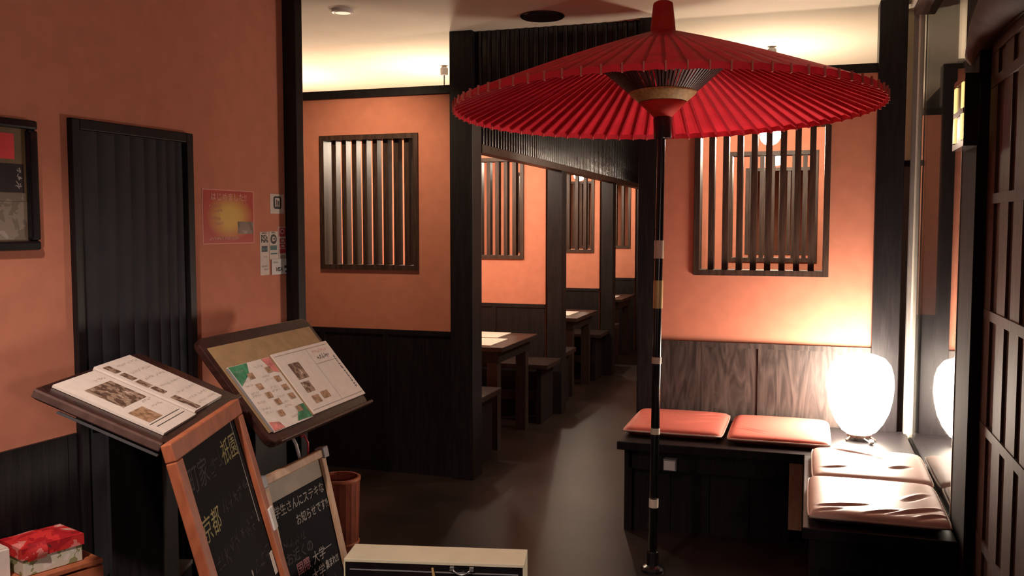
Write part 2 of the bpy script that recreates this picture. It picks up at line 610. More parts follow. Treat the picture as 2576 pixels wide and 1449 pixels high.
WLX = (-3.065, -2.365)
WRX = (-0.632, 0.108)
partition("wall_front_left", "salmon partition wall holding the slatted window beside the folding door", XL, XA, Y1, (WLX[0], WLX[1], WZ0, WZ1), boards=6)
lattice_window(*WLX, Y1, "dark slatted window in the wall between the door and the corridor")
partition("wall_front_right", "salmon partition wall with slatted window behind the bench", XD, 0.337, Y1, (WRX[0], WRX[1], WZ0, WZ1), boards=2, board_mat="panel")
lattice_window(*WRX, Y1, "slatted window behind the red parasol and the bench")
n = 0
for k, y in enumerate((Y2, Y3, Y4)):
    nth = ("first", "second", "third")[k]
    partition("wall_booth_left", "salmon booth partition, %s one down the corridor" % nth, XL, XA, y, (WLX[0] + 0.0, WLX[1] + (0.035 if k == 0 else 0.17), WZ0, WZ1), boards=6)
    lattice_window(WLX[0], WLX[1] + (0.035 if k == 0 else 0.17), y, "slatted window in the %s booth partition down the corridor" % nth, 8)
    if k < 2:
        partition("wall_booth_right", "salmon booth partition seen through the window behind the bench, %s one" % nth, XD, 0.92, y, (-0.62, 0.06, WZ0, WZ1), boards=5)
        lattice_window(-0.62, 0.06, y, "slatted window seen through the bench window, %s one behind it" % nth, 7)
# partition between the corner column and the outer booth wall, continuing the front wall behind the angled wall
struct(MB().box(XL - 0.1, XL, 1.5, 13.1, 0, ZC).build("wall_booth_back", M["plaster"]), "salmon wall at the inner end of the booths")
struct(MB().box(-6.2, 3.2, 13.1, 13.2, 0, ZC).build("wall_back", M["plaster"]), "salmon wall at the far end of the corridor")
struct(MB().box(1.05, 1.15, 3.3, 13.1, 0, ZC).build("wall_right", M["dark"]), "dark wall beyond the glass side screen")


def pillar(x0, x1, y0, y1, label, m="dark", z1=ZC):
    o = MB().box(x0, x1, y0, y1, 0, z1).build("pillar", M[m], bevel=0.004)
    struct(o, label)
    return o


pillar(-2.176, -2.112, 3.500, 3.560, "dark corner column between the salmon wall and the slatted window")
pillar(XA, XB, 5.33, 5.50, "black corner pillar where the booth corridor starts")
pillar(XC, XD, 5.33, 5.50, "black pillar behind the parasol pole")
pillar(0.337, 0.477, 5.31, 5.48, "dark pillar behind the glowing lantern")
for k, y in enumerate((Y2, Y3, Y4)):
    nth = ("first", "second", "third")[k]
    pillar(XA + 0.02, XB, y - 0.02, y + 0.13, "black pillar between booths, %s down the corridor" % nth)
    pillar(XC, XD, y - 0.02, y + 0.13, "black pillar on the other side of the corridor, %s one" % nth)
pillar(0.92, 1.05, Y2 - 0.02, Y2 + 0.13, "dark pillar ending the booth wall beyond the glass")

# slatted header panel above the booth openings, and its twin across the corridor


def header_panel(x0, x1, y0, y1, z0, label, face, step=0.058):
    """ribbed panel along the corridor; face = x of the visible side"""
    o = struct_empty("trim_%d" % (10 + int(face * 10) % 7), ((x0 + x1) / 2, y0, z0), label)
    MB().box(x0 + 0.008, x1 - 0.008, y0, y1, z0 + 0.05, ZC).build("header_board", M["darkgloss"], o)
    MB().box(x0 - 0.005, x1 + 0.005, y0, y1, z0, z0 + 0.05).build("header_rail", M["slat"], o)
    s = 1 if face > 0 else -1
    me = MB().lathe([(0.0165, 0.0), (0.0165, ZC - z0 - 0.052)], 10, caps=False).mesh("rib", M["darkgloss"], smooth=True)
    k = int((y1 - y0) / step)
    for i in range(k):
        piece(me, "rib", o, (s * ((x1 - x0) / 2 - 0.008), (i + 0.5) * (y1 - y0) / k, 0.051))
    return o


header_panel(-2.06, XB, Y1 + 0.13, 11.7, 2.07, "black ribbed header panel above the booth openings", 1)
hp3 = struct_empty("trim_2", (-1.5, Y1, 2.42), "black ribbed lintel across the mouth of the corridor")
MB().box(XB, XC, 5.39, 5.44, 2.42, ZC).build("header_board", M["darkgloss"], hp3)
me = MB().lathe([(0.016, 0.0), (0.016, ZC - 2.42)], 10, caps=False).mesh("rib", M["darkgloss"], smooth=True)
for i in range(17):
    piece(me, "rib", hp3, (XB + 0.03 + i * 0.0605 + 1.5, 0.02, 0))

# ------------------------------------------------------------------ side screen with glass, posts and lattice door
XG = 0.53
g = MB().box(XG, XG + 0.006, 3.74, 5.27, 0.47, 2.72).build("window_9", M["glass"])
struct(g, "clear glass pane of the side screen reflecting the lantern")
mul = struct_empty("trim_3", (0.56, 5.3, 0.0), "grey screen post with its lit edge as a pale strip behind the lantern")
MB().box(0.508, 0.570, 5.275, 5.34, 0, ZC).build("post", M["greypost"], mul, bevel=0.003)
MB().box(0.526, 0.548, 5.262, 5.275, 0.40, 2.74).build("edge_strip", M["rail"], mul, label="lit post edge built as a pale strip")
cs = struct_empty("trim_4", (0.53, 5.62, 0.0), "narrow cream strip above grey board behind the screen post")
MB().box(0.47, 0.60, 5.60, 5.66, 1.97, ZC).build("upper_panel", M["cream"], cs)
MB().box(0.47, 0.60, 5.60, 5.66, 0.0, 1.94).build("lower_panel", M["greypost"], cs)
MB().box(0.465, 0.605, 5.59, 5.66, 1.94, 1.97).build("sill", M["dark"], cs)
tr = struct_empty("trim_5", (0.55, 4.5, 2.70), "dark top rail of the glass side screen with its highlight as a pale strip")
MB().box(0.50, 0.60, 3.5, 5.27, 2.70, 2.76).build("rail", M["slat"], tr)
MB().box(0.485, 0.50, 3.5, 5.27, 2.742, 2.762).build("edge_strip", M["rail"], tr, label="rail highlight built as a pale strip")  # highlight along the rail, put in as a pale strip
br = struct_empty("trim_6", (0.55, 4.5, 0.44), "dark sill under the glass side screen")
MB().box(XG, 0.60, 3.72, 5.27, 0.0, 0.47).build("sill", M["dark"], br)

np_ = struct_empty("trim_7", (0.58, 3.6, 0.0), "dark brown door post beside the front cushion")
MB().box(XG, 0.64, 3.42, 3.72, 0, 2.76).build("post", M["doorpost"], np_, bevel=0.004)
MB().box(XG - 0.003, XG + 0.010, 3.7205, 3.727, 0.5, 2.1).build("edge_strip", M["rail"], np_, label="lit post edge built as a pale strip")  # lit edge of the post, put in as a pale strip
ld = struct_empty("door_1", (0.57, 2.6, 0.0), "brown lattice sliding door at the edge of the view")
MB().box(0.574, 0.600, 1.75, 3.42, 0.06, 2.20).build("door_board", M["lattice_dark"], ld)
me = MB().box(-0.004, 0.004, -0.062, 0.062, 0.0, 2.14).mesh("stile", M["lattice"])
for yy in (3.36, 3.13, 2.93, 2.74, 2.55, 2.36, 2.17, 1.98, 1.80):
    piece(me, "stile", ld, (0.0, yy - 2.6, 0.06))
me = MB().box(-0.003, 0.008, -0.82, 0.80, -0.016, 0.016).mesh("lattice_rail", M["lattice_dark"])
for zz in (0.10, 0.55, 0.93, 1.31, 1.69, 2.07, 2.18):
    piece(me, "lattice_rail", ld, (-0.004, 0.0, zz))
struct(MB().box(0.56, 0.64, 0.9, 3.42, 2.20, ZC).build("wall_door_head", M["lattice_dark"]), "dark board above the lattice door")

log = MB()
path = [(0.555, 3.60, 2.20), (0.545, 3.35, 2.255), (0.535, 3.05, 2.275), (0.53, 2.75, 2.255), (0.53, 2.3, 2.20)]
log.tube(path, [0.045, 0.060, 0.068, 0.072, 0.075], 14)
struct(log.build("trim_8", M["log"], smooth=True), "rough curved brown log beam above the lattice door")

sc = thing("lattice_reflection", "amber lattice reflection built as small glowing panes on the dark door post", "lantern", (0.51, 3.52, 1.88))  # reflected window lattice, built here as glowing panes in a frame
MB().box(0.485, 0.53, 3.40, 3.645, 1.87, 1.89).box(0.485, 0.53, 3.40, 3.645, 2.09, 2.11).box(0.485, 0.53, 3.40, 3.415, 1.89, 2.09).box(0.485, 0.53, 3.63, 3.645, 1.89, 2.09).build("reflection_frame", M["black"], sc)
for yy in (3.435, 3.595):
    for zz in (1.895, 2.0):
        MB().box(0.4815, 0.529, yy - 0.018, yy + 0.018, zz, zz + 0.085).build("pane", M["amber_reflection"], sc)  # glowing pane stands in for the reflected window lattice
MB().box(0.4865, 0.528, 3.46, 3.57, 1.89, 2.09).build("reflection_centre", M["black"], sc)
MB().box(0.4835, 0.4860, 3.415, 3.63, 1.981, 1.999).build("reflection_cross_bar", M["black"], sc)

# ------------------------------------------------------------------ folding door in the angled wall
dr = struct_empty("door_2", tuple(LF @ V((0.02, -1.36, DFL))), "charcoal folding door in a dark frame in the salmon wall")
S0, S1, SI0, SI1, DZ, DZI = -1.784, -0.932, -1.734, -0.986, 2.127, 2.074
MB(LF).box(0, 0.034, S0, SI0, DFL, DZ).box(0, 0.034, SI1, S1, DFL, DZ).box(0, 0.034, SI0, SI1, DZI, DZ).build("door_frame", M["dark"], dr, bevel=0.003)
xs = [SI0 + 0.003]
wds = [0.125, 0.115, 0.105, 0.10, 0.09, 0.075, 0.07, 0.062]
tot = sum(wds)
for w in wds:
    xs.append(xs[-1] + w / tot * (SI1 - SI0 - 0.006))
for i in range(len(wds)):
    a, b = xs[i], xs[i + 1]

    def fn(u, v, a=a, b=b):
        s = a + (b - a) * u
        return (0.006 + 0.022 * math.sin(math.pi * u) ** 0.8 * (0.35 + 0.65 * (1 - v)), s, DFL + 0.01 + v * (DZI - DFL - 0.012))

    MB(LF).grid(fn, 8, 6).build("door_pleat", M["door"], dr, smooth=True)

# ------------------------------------------------------------------ posters, picture and stickers on the angled wall


def wall_frame(s, z, off):
    """frame on the angled wall: local x along the wall to the reader's right, y up, z out of the wall"""
    p = LF @ V((off, s, z))
    return frame_of(p, LD, (0, 0, 1)) @ Matrix.Scale(LK, 4)


def wall_rect(mb_s0, s1, z0, z1, o0, o1):
    return MB(LF).box(o0, o1, mb_s0, s1, z0, z1)


def flat_rect(s0, s1, z0, z1, off, name, m, parent, label=None):
    o = MB(LF).box(off - 0.0004, off, s0, s1, z0, z1).build(name, m, parent)
    if label:
        o["label"] = label
    return o


pf = thing("picture_frame", "glossy dark wooden frame with red and grey print beside the folding door", "picture", tuple(LF @ V((0.0, -2.3, 1.49))))
F0, F1, G0, G1 = -2.62, -1.975, 1.49, 2.09
for (a, b, c, d) in ((F0, F1, G0, G0 + 0.045), (F0, F1, G1 - 0.045, G1), (F0, F0 + 0.055, G0 + 0.045, G1 - 0.045), (F1 - 0.055, F1, G0 + 0.045, G1 - 0.045)):
    wall_rect(a, b, c, d, 0.0, 0.035).build("frame_side", M["black"], pf, bevel=0.008)
pr = wall_rect(F0 + 0.055, F1 - 0.055, G0 + 0.045, G1 - 0.045, 0.002, 0.012).build("print", M["art_tan"], pf)
flat_rect(-2.40, -2.09, 1.905, 2.02, 0.0135, "red_block", M["poster_red"], pf)
flat_rect(-2.565, -2.045, 1.755, 1.885, 0.0133, "dark_block", M["art_dark"], pf)
flat_rect(-2.565, -2.037, 1.715, 1.752, 0.0133, "pale_band", M["art_grey"], pf)
flat_rect(-2.565, -2.032, 1.54, 1.713, 0.0133, "photo_block", M["art_grey"], pf)
q = MB(wall_frame(-2.085, 0, 0.0142))
for i in range(3):
    scribble(q, random.Random(70 + i), 0.0, 0.02, 1.862 - i * 0.036, 0.030, 0.004, 1.6)
q.build("fine_print", M["ink_soft"], pf)

po = thing("poster", "red poster with yellow sunburst and small landscape photo on the salmon wall", "poster", tuple(LF @ V((0.0, -0.6, 1.49))))
P0, P1, Q0, Q1 = -0.834, -0.354, 1.495, 1.822
wall_rect(P0, P1, Q0, Q1, 0.0, 0.002).build("sheet", M["poster_text"], po)
wall_rect(P0 + 0.009, P1 - 0.009, Q0 + 0.006, Q1 - 0.006, 0.002, 0.003).build("print", M["poster"], po)
flat_rect(-0.515, -0.366, 1.555, 1.63, 0.0042, "photo", M["photo"], po)
flat_rect(-0.515, -0.366, 1.606, 1.63, 0.0048, "photo_sky", M["art_grey"], po)
text_part("はじめました!!", 0.052, wall_frame(-0.765, 1.775, 0.0044), M["poster_text"], po, weight=0.001)
sb = MB(wall_frame(0, 0, 0.0044))
rg = random.Random(4)
for (x0, x1, z) in ((-0.775, -0.69, 1.722), (-0.74, -0.67, 1.695), (-0.77, -0.68, 1.648), (-0.73, -0.66, 1.62)):
    scribble(sb, rg, x0, x1, z, 0.020, 0.003)
for x0, x1, z in ((-0.775, -0.51, 1.528),):
    scribble(sb, rg, x0, x1, z, 0.020, 0.0045, 1.6)
sb.build("fine_print", M["poster_text"], po)


def mini(parent, s0, s1, z, h, off, mk="ink"):
    q = MB(wall_frame(s0, z, off))
    scribble(q, random.Random(int(abs(s0 * z) * 1e4)), 0.0, s1 - s0, 0.0, h, 0.0022, 1.2)
    return q.build("fine_print", M[mk], parent)


def sticker(name, label, s0, s1, z0, z1, off=0.0, m="sticker"):
    t = thing(name, label, "sticker", tuple(LF @ V((0.0, (s0 + s1) / 2, z0))), "payment stickers on the salmon wall")
    MB(LF).box(off, off + 0.0015, s0, s1, z0, z1).build("backing", M[m], t)
    return t, off + 0.003


st, o = sticker("payment_sticker", "single white sticker with a dark rounded mark above the other stickers", -0.183, -0.036, 1.684, 1.812)
MB(wall_frame(-0.108, 1.757, o)).prism([(0.042 * (abs(math.cos(t)) ** 0.4) * (1 if math.cos(t) > 0 else -1), 0.042 * (abs(math.sin(t)) ** 0.4) * (1 if math.sin(t) > 0 else -1)) for t in [2 * math.pi * (k + 0.5) / 20 for k in range(20)]], -0.0004, 0.0).build("mark", M["ink"], st)
MB(wall_frame(-0.108, 1.757, o + 0.0006)).box(-0.025, 0.025, -0.028, 0.03, -0.0003, 0.0).build("mark_field", M["sticker"], st)
MB(wall_frame(-0.108, 1.757, o + 0.0012)).box(-0.014, -0.004, -0.018, 0.02, -0.0003, 0.0).box(0.002, 0.016, -0.018, 0.012, -0.0003, 0).box(-0.016, 0.018, -0.027, -0.022, -0.0003, 0).build("figure", M["ink"], st)

st, o = sticker("payment_sticker", "long pale sticker strip, the one nearest the red poster", -0.297, -0.205, 1.287, 1.566)
mini(st, -0.276, -0.235, 1.557, 0.012, o)
for rz in (1.532, 1.508):
    text_part("PiTa" if rz > 1.52 else "PaPa", 0.034, wall_frame(-0.286, rz, o), M["ink"], st, sx=1.1, weight=0.0008)
flat_rect(-0.281, -0.222, 1.437, 1.475, o, "card_picture", M["sticker_navy"], st)
flat_rect(-0.281, -0.222, 1.448, 1.462, o + 0.0006, "card_stripe", M["sticker_teal"], st)
mini(st, -0.262, -0.240, 1.405, 0.020, o, "ink_soft")
mini(st, -0.282, -0.225, 1.345, 0.012, o, "ink_soft")
mini(st, -0.262, -0.222, 1.325, 0.012, o, "ink_soft")

st, o = sticker("payment_sticker", "pale sticker strip with a black oval badge between two others", -0.200, -0.108, 1.385, 1.568)
mini(st, -0.176, -0.140, 1.560, 0.012, o)
MB(wall_frame(-0.155, 1.518, o)).prism([(0.033 * math.cos(2 * math.pi * k / 24), 0.032 * math.sin(2 * math.pi * k / 24)) for k in range(24)], -0.0004, 0).build("badge", M["ink"], st)
text_part("iD", 0.042, wall_frame(-0.176, 1.518, o + 0.0008), M["sticker"], st, weight=0.0012)
flat_rect(-0.193, -0.122, 1.447, 1.477, o, "card_picture", M["sticker_teal"], st)
flat_rect(-0.188, -0.118, 1.419, 1.428, o, "card_line", M["sticker_teal"], st)

st, o = sticker("payment_sticker", "red and white sticker strip touching the dark corner column", -0.104, -0.012, 1.345, 1.598)
flat_rect(-0.097, -0.018, 1.534, 1.592, o, "red_panel", M["sticker_red"], st)
ring = [(math.cos(2 * math.pi * k / 20), math.sin(2 * math.pi * k / 20)) for k in range(20)]
rb = MB(wall_frame(-0.062, 1.568, o + 0.0008))
for k in range(20):
    a, b = ring[k], ring[(k + 1) % 20]
    rb._add([(a[0] * 0.014, a[1] * 0.011, 0), (b[0] * 0.014, b[1] * 0.011, 0), (b[0] * 0.022, b[1] * 0.018, 0), (a[0] * 0.022, a[1] * 0.018, 0)], [(0, 1, 2, 3)])
rb.build("ring_mark", M["sticker"], st)
for k, z in enumerate((1.494, 1.458, 1.424)):
    flat_rect(-0.092, -0.022, z, z + 0.028, o, "red_square", M["sticker_red"], st)
    if k < 2:
        flat_rect(-0.075, -0.043, z + 0.006, z + 0.022, o + 0.0006, "white_mark", M["sticker"], st)
text_part("VISA", 0.032, wall_frame(-0.088, 1.398, o), M["ink"], st, shear=0.25, sx=0.85)

st, o = sticker("payment_sticker", "white curling card sticker at the bottom of the payment strips", -0.185, -0.012, 1.285, 1.388, 0.004, "white")
text_part("VISA", 0.020, wall_frame(-0.17, 1.365, o), M["ink_soft"], st, shear=0.25, sx=1.4)
text_part("VISA", 0.040, wall_frame(-0.145, 1.318, o), M["ink"], st, shear=0.25, sx=0.95, weight=0.0006)
flat_rect(-0.05, -0.022, 1.325, 1.342, o, "small_card", M["ink"], st)
flat_rect(-0.04, -0.018, 1.296, 1.308, o, "small_card", M["sticker_navy"], st)

# ------------------------------------------------------------------ ceiling fittings
cf = thing("ceiling_downlight", "round white downlight on the cream ceiling before the slatted window", "downlight", (-2.487, 4.626, ZC - 0.02))
MB().lathe([(0.046, 0.0), (0.060, 0.004), (0.062, 0.02)], 32, (-2.487, 4.626, ZC - 0.02), caps=False).build("trim_ring", M["white"], cf)
MB().lathe([(0.001, 0.003), (0.045, 0.003)], 24, (-2.487, 4.626, ZC - 0.02), caps=False).build("lens", M["lens"], cf)
cs2 = thing("ceiling_speaker", "round black speaker in the ceiling at the corridor mouth", "speaker", (-1.471, 5.10, ZC - 0.012))
MB().lathe([(0.120, 0.0), (0.128, 0.006), (0.128, 0.012)], 40, (-1.471, 5.10, ZC - 0.012)).build("rim", M["black"], cs2)
MB().lathe([(0.02, -0.004), (0.10, -0.002), (0.112, 0.0)], 40, (-1.471, 5.10, ZC - 0.012)).build("grille", M["dark"], cs2)


def pendant(x, y, label, z=2.215):
    t = thing("pendant_lamp", label, "lamp", (x, y, z), "bare globe pendant lamps over the booths")
    MB().lathe([(0.028, 0.0), (0.030, 0.05), (0.012, 0.07)], 16, (x, y, ZC - 0.07)).build("canopy", M["grey"], t)
    MB().tube([(x, y, ZC - 0.07), (x, y, z + 0.115)], 0.005, 6).build("cord", M["ink"], t)
    MB().lathe([(0.020, 0.0), (0.024, 0.01), (0.022, 0.05), (0.008, 0.06)], 14, (x, y, z + 0.058)).build("socket", M["ink"], t)
    prof = [(0.070 * math.sin(math.pi * k / 10) + 1e-4, -0.070 * math.cos(math.pi * k / 10)) for k in range(11)]
    MB().lathe(prof, 16, (x, y, z), caps=False).build("globe", M["bulb"], t, smooth=True)
    return t


pendant(-2.62, 6.44, "pendant globe lamp whose ceiling cap shows above the wall beside the corridor")
pendant(-4.05, 6.44, "pendant globe lamp over the inner end of the first booth")
pendant(-0.26, 6.44, "glaring pendant globe seen through the slats just below the parasol rim")
pendant(-2.62, 8.58, "pendant globe lamp over the second booth down the corridor")
pendant(-0.285, 8.58, "smaller glaring globe seen through the slats below the brighter one")
pendant(-2.62, 10.7, "pendant globe lamp over the third booth down the corridor")

# ------------------------------------------------------------------ booth furniture


def dup(root, loc, label):
    r = root.copy()
    col.objects.link(r)
    r.location = loc
    r["label"] = label
    for ch in root.children:
        c = ch.copy()
        col.objects.link(c)
        c.parent = r
        for g in ch.children:
            d = g.copy()
            col.objects.link(d)
            d.parent = c
    return r


def make_table(loc, label):
    t = thing("booth_table", label, "table", loc, "booth tables along the corridor")
    x, y = loc[0], loc[1]
    L, W = 1.24, 0.88
    MB().box(x - L, x, y - W / 2, y + W / 2, 0.715, 0.75).build("table_top", M["booth"], t, bevel=0.004)
    MB().box(x - L + 0.06, x - 0.05, y - W / 2 + 0.05, y + W / 2 - 0.05, 0.63, 0.714).build("apron", M["dark"], t)
    for sx in (x - 0.14, x - L + 0.08):
        for sy in (y - W / 2 + 0.06, y + W / 2 - 0.14):
            MB().box(sx, sx + 0.08, sy, sy + 0.08, 0, 0.629).build("leg", M["booth"], t)
    return t


def make_bench(loc, label, W=0.42):
    t = thing("booth_bench", label, "bench", loc, "booth benches along the corridor")
    x, y = loc[0], loc[1]
    L = 1.25
    MB().box(x - L, x, y - W / 2, y + W / 2, 0.45, 0.49).build("seat", M["booth"], t, bevel=0.005)
    for sx in (x - 0.10, x - L + 0.06):
        MB().box(sx, sx + 0.04, y - W / 2 + 0.03, y + W / 2 - 0.03, 0.0, 0.449).build("leg_panel", M["dark"], t)
    MB().box(x - L + 0.10, x - 0.10, y - 0.02, y + 0.02, 0.16, 0.23).build("stretcher", M["booth"], t)
    return t


tb = make_table((-2.03, 6.49, 0), "dark booth table nearest the entrance with paper menus on it")
dup(tb, (-2.03, 8.66, 0), "dark table in the second booth down the corridor")
dup(tb, (-2.06, 10.95, 0), "dark table in the third booth at the far end")
bn = make_bench((-2.0, 5.73, 0), "dark bench in the first booth, on the entrance side of its table")
dup(bn, (-1.975, 7.22, 0), "dark bench in the first booth, on the far side of its table")
dup(bn, (-2.02, 7.95, 0), "dark bench in the second booth, on the near side of its table")
dup(bn, (-2.02, 9.40, 0), "dark bench in the second booth, on the far side of its table")
dup(bn, (-2.05, 10.15, 0), "dark bench in the third booth, on the near side of its table")


def table_menu(x, y, z, w, d, label, rot=0.0, fold=True):
    t = thing("table_menu", label, "menu", (x, y, z), "menus lying on the booth tables")
    c, s = math.cos(rot), math.sin(rot)
    fr = frame_of((x, y, z + 0.001), (c, s, 0), (-s, c, 0))
    MB(fr).box(-w / 2, -0.002, -d / 2, d / 2, 0, 0.004).build("page", M["paper"], t)
    MB(fr).box(0.002, w / 2, -d / 2, d / 2, 0, 0.006).build("page", M["paper"], t)
    sbm = MB(frame_of((x, y, z + 0.0085), (c, s, 0), (-s, c, 0)))
    rng = random.Random(int(y * 10))
    for k in range(4):
        scribble(sbm, rng, -w / 2 + 0.03, -0.03, -d / 2 + 0.05 + k * d / 5, 0.02, 0.003)
        scribble(sbm, rng, 0.03, w / 2 - 0.04, -d / 2 + 0.05 + k * d / 5, 0.02, 0.003)
    sbm.build("print", M["ink_soft"], t)
    return t


table_menu(-2.42, 6.30, 0.75, 0.56, 0.40, "open paper menu near the corner of the first booth table")
table_menu(-2.50, 6.72, 0.75, 0.52, 0.34, "paper menu lying farther back on the first booth table")
table_menu(-2.44, 8.62, 0.75, 0.56, 0.42, "open paper menu on the second booth table")
table_menu(-2.46, 10.80, 0.75, 0.56, 0.42, "open paper menu on the third booth table")

# ------------------------------------------------------------------ benches of the waiting corner
SEAT = 0.485
b1 = thing("waiting_bench", "long black wooden bench under the slatted window with two red cushions", "bench", (-0.2, 5.0, 0))
MB().box(-0.93, 0.52, 4.64, 5.335, SEAT - 0.045, SEAT).build("seat", M["dark"], b1, bevel=0.004)
MB().box(-0.88, 0.50, 4.70, 4.735, 0.33, SEAT - 0.046).build("front_rail", M["dark"], b1, bevel=0.003)
for k in range(4):
    x0 = -0.86 + k * 0.20
    MB().box(x0, x0 + 0.196, 4.745, 4.765, 0.0, 0.33).build("front_board", M["dark"], b1)
MB().box(-0.90, -0.86, 4.70, 5.30, 0.0, SEAT - 0.046).build("side_panel", M["dark"], b1)
MB().box(-0.068, -0.004, 4.650, 4.690, 0.10, 0.435).build("leg", M["pale_wood"], b1, label="strip of light between the benches built as a pale post")  # light falling through the bench gap, put in as a pale post

b2 = thing("waiting_bench", "black wooden bench along the glass screen with two pale pink cushions", "bench", (0.27, 4.1, 0))
MB().box(0.0, 0.525, 3.50, 4.638, SEAT - 0.045, SEAT).build("seat", M["dark"], b2, bevel=0.004)
MB().box(0.03, 0.52, 3.535, 3.565, 0.32, SEAT - 0.046).build("front_rail", M["dark"], b2, bevel=0.003)
for k in range(3):
    x0 = 0.03 + k * 0.163
    MB().box(x0, x0 + 0.160, 3.575, 3.592, 0.0, 0.32).build("front_board", M["dark"], b2)
MB().box(0.03, 0.05, 3.60, 4.60, 0.0, SEAT - 0.046).build("side_panel", M["dark"], b2)

so = thing("socket_box", "small grey socket box on the bench front beside the parasol pole", "socket", (-0.655, 4.69, 0.31))
MB().box(-0.690, -0.622, 4.652, 4.699, 0.345, 0.405).build("box", M["grey"], so, bevel=0.003)
MB().box(-0.684, -0.628, 4.646, 4.652, 0.350, 0.398).build("cover_plate", M["white"], so, bevel=0.002)


def cushion(label, x0, x1, y0, y1, wr, mk="cushion"):
    t = thing("seat_cushion", label, "cushion", ((x0 + x1) / 2, (y0 + y1) / 2, SEAT), "square cushions on the waiting benches")
    cx, cy, w, d = (x0 + x1) / 2, (y0 + y1) / 2, (x1 - x0) / 2, (y1 - y0) / 2
    H_ = 0.058
    folds = wr

    def top(u, v):
        a, b = 2 * u - 1, 2 * v - 1
        pu = max(0.0, 1 - abs(a) ** 16)
        pv = max(0.0, 1 - abs(b) ** 16)
        z = 0.030 + (H_ - 0.030) * (pu * pv) ** 0.5 - 0.006 * (a * a + b * b) * 0.5
        for (px, py, an, amp, wd, ln) in folds:
            dx, dy = a - px, b - py
            al = dx * math.cos(an) + dy * math.sin(an)
            ac = -dx * math.sin(an) + dy * math.cos(an)
            if 0 < al < ln:
                z += amp * math.exp(-(ac / wd) ** 2) * math.sin(math.pi * al / ln)
                z -= 0.8 * amp * math.exp(-((ac + 1.5 * wd) / wd) ** 2) * math.sin(math.pi * al / ln)
        # corners drawn in a little, sides bowed
        k1 = 1 - 0.035 * (b * b) * 0 - 0.03 * (1 - abs(b)) * 0
        rr = 1 - 0.02 * (abs(a * b) ** 6)
        return (cx + a * w * rr * k1, cy + b * d * rr, SEAT + max(0.012, min(z, 0.085)))

    def bot(u, v):
        a, b = 2 * u - 1, 2 * v - 1
        rr = 1 - 0.02 * (abs(a * b) ** 6)
        e = max(abs(a), abs(b)) ** 24
        return (cx + a * w * rr * (1 - 0.02 * (1 - e)), cy + b * d * rr, SEAT + 0.001 + 0.028 * e)

    mb = MB().grid(top, 110, 110).grid(bot, 12, 12)
    mb.build("cover", M[mk], t, smooth=True)
    loop = []
    for k in range(41):
        s = k / 40 * 4
        e = int(s) % 4
        f = s - int(s)
        a, b = [(-1 + 2 * f, -1), (1, -1 + 2 * f), (1 - 2 * f, 1), (-1, 1 - 2 * f)][e]
        rr = 1 - 0.02 * (abs(a * b) ** 6)
        loop.append((cx + a * w * rr, cy + b * d * rr, SEAT + 0.030))
    MB().tube(loop, 0.0045, 6, caps=False).build("piping", M["piping"], t, smooth=True)
    return t


# creases: (start x, start y, direction in degrees, height, width, length) over the unit square -1..1
cushion("red cushion at the parasol end of the long bench", -0.925, -0.405, 4.765, 5.325,
        [(0.97, 0.75, R(205), 0.004, 0.030, 0.9), (0.97, 0.35, R(195), 0.004, 0.028, 0.8), (0.97, 0.0, R(200), 0.004, 0.03, 1.2), (0.6, -0.3, R(198), 0.003, 0.03, 0.9)])
cushion("red cushion on the long bench beside the lantern", -0.378, 0.125, 4.735, 5.305,
        [(-0.2, -0.75, R(150), 0.004, 0.04, 0.8)])
cushion("creased cushion by the glass nearest the lantern", 0.035, 0.522, 4.105, 4.630,
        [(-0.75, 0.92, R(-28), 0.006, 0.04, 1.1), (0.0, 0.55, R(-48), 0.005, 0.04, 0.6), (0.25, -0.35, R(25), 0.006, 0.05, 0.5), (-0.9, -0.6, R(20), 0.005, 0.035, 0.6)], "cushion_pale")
cushion("creased cushion at the front end of the bench by the glass", 0.018, 0.515, 3.545, 4.095,
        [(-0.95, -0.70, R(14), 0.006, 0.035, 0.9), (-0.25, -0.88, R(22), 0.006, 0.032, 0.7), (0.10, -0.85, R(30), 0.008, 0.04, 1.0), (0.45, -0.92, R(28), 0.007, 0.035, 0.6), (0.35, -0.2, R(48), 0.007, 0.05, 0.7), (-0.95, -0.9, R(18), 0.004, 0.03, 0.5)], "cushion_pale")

# lantern
LX, LY = 0.272, 5.06
ln = thing("paper_lantern", "glowing egg-shaped white paper lantern on the corner of the bench", "lantern", (LX, LY, SEAT))
prof = [(0.058, 0.035), (0.085, 0.05), (0.118, 0.095), (0.145, 0.155), (0.160, 0.22), (0.166, 0.285), (0.162, 0.345), (0.148, 0.395), (0.118, 0.432), (0.070, 0.450), (0.03, 0.454)]
MB().lathe(prof, 32, (LX, LY, SEAT)).build("paper_shade", M["lit_paper"], ln, smooth=True)
MB().lathe([(0.060, 0.018), (0.064, 0.034)], 24, (LX, LY, SEAT)).build("base_ring", M["slat"], ln)
for k in range(3):
    a = R(100 + 120 * k)
    ca, sa = math.cos(a), math.sin(a)
    MB().tube([(LX + 0.04 * ca, LY + 0.04 * sa, SEAT + 0.03), (LX + 0.085 * ca, LY + 0.085 * sa, SEAT + 0.006)], 0.006, 8).build("foot", M["slat"], ln)
MB().lathe([(0.004, -0.014), (0.012, -0.009), (0.014, 0.0), (0.011, 0.009), (0.004, 0.013)], 12, (LX + 0.055, LY - 0.10, SEAT + 0.0145)).build("switch_knob", M["white"], ln, smooth=True)
MB().tube([(LX + 0.05, LY - 0.09, SEAT + 0.008), (LX + 0.02, LY - 0.05, SEAT + 0.02), (LX - 0.01, LY - 0.02, SEAT + 0.03)], 0.003, 6).build("cord", M["white"], ln)

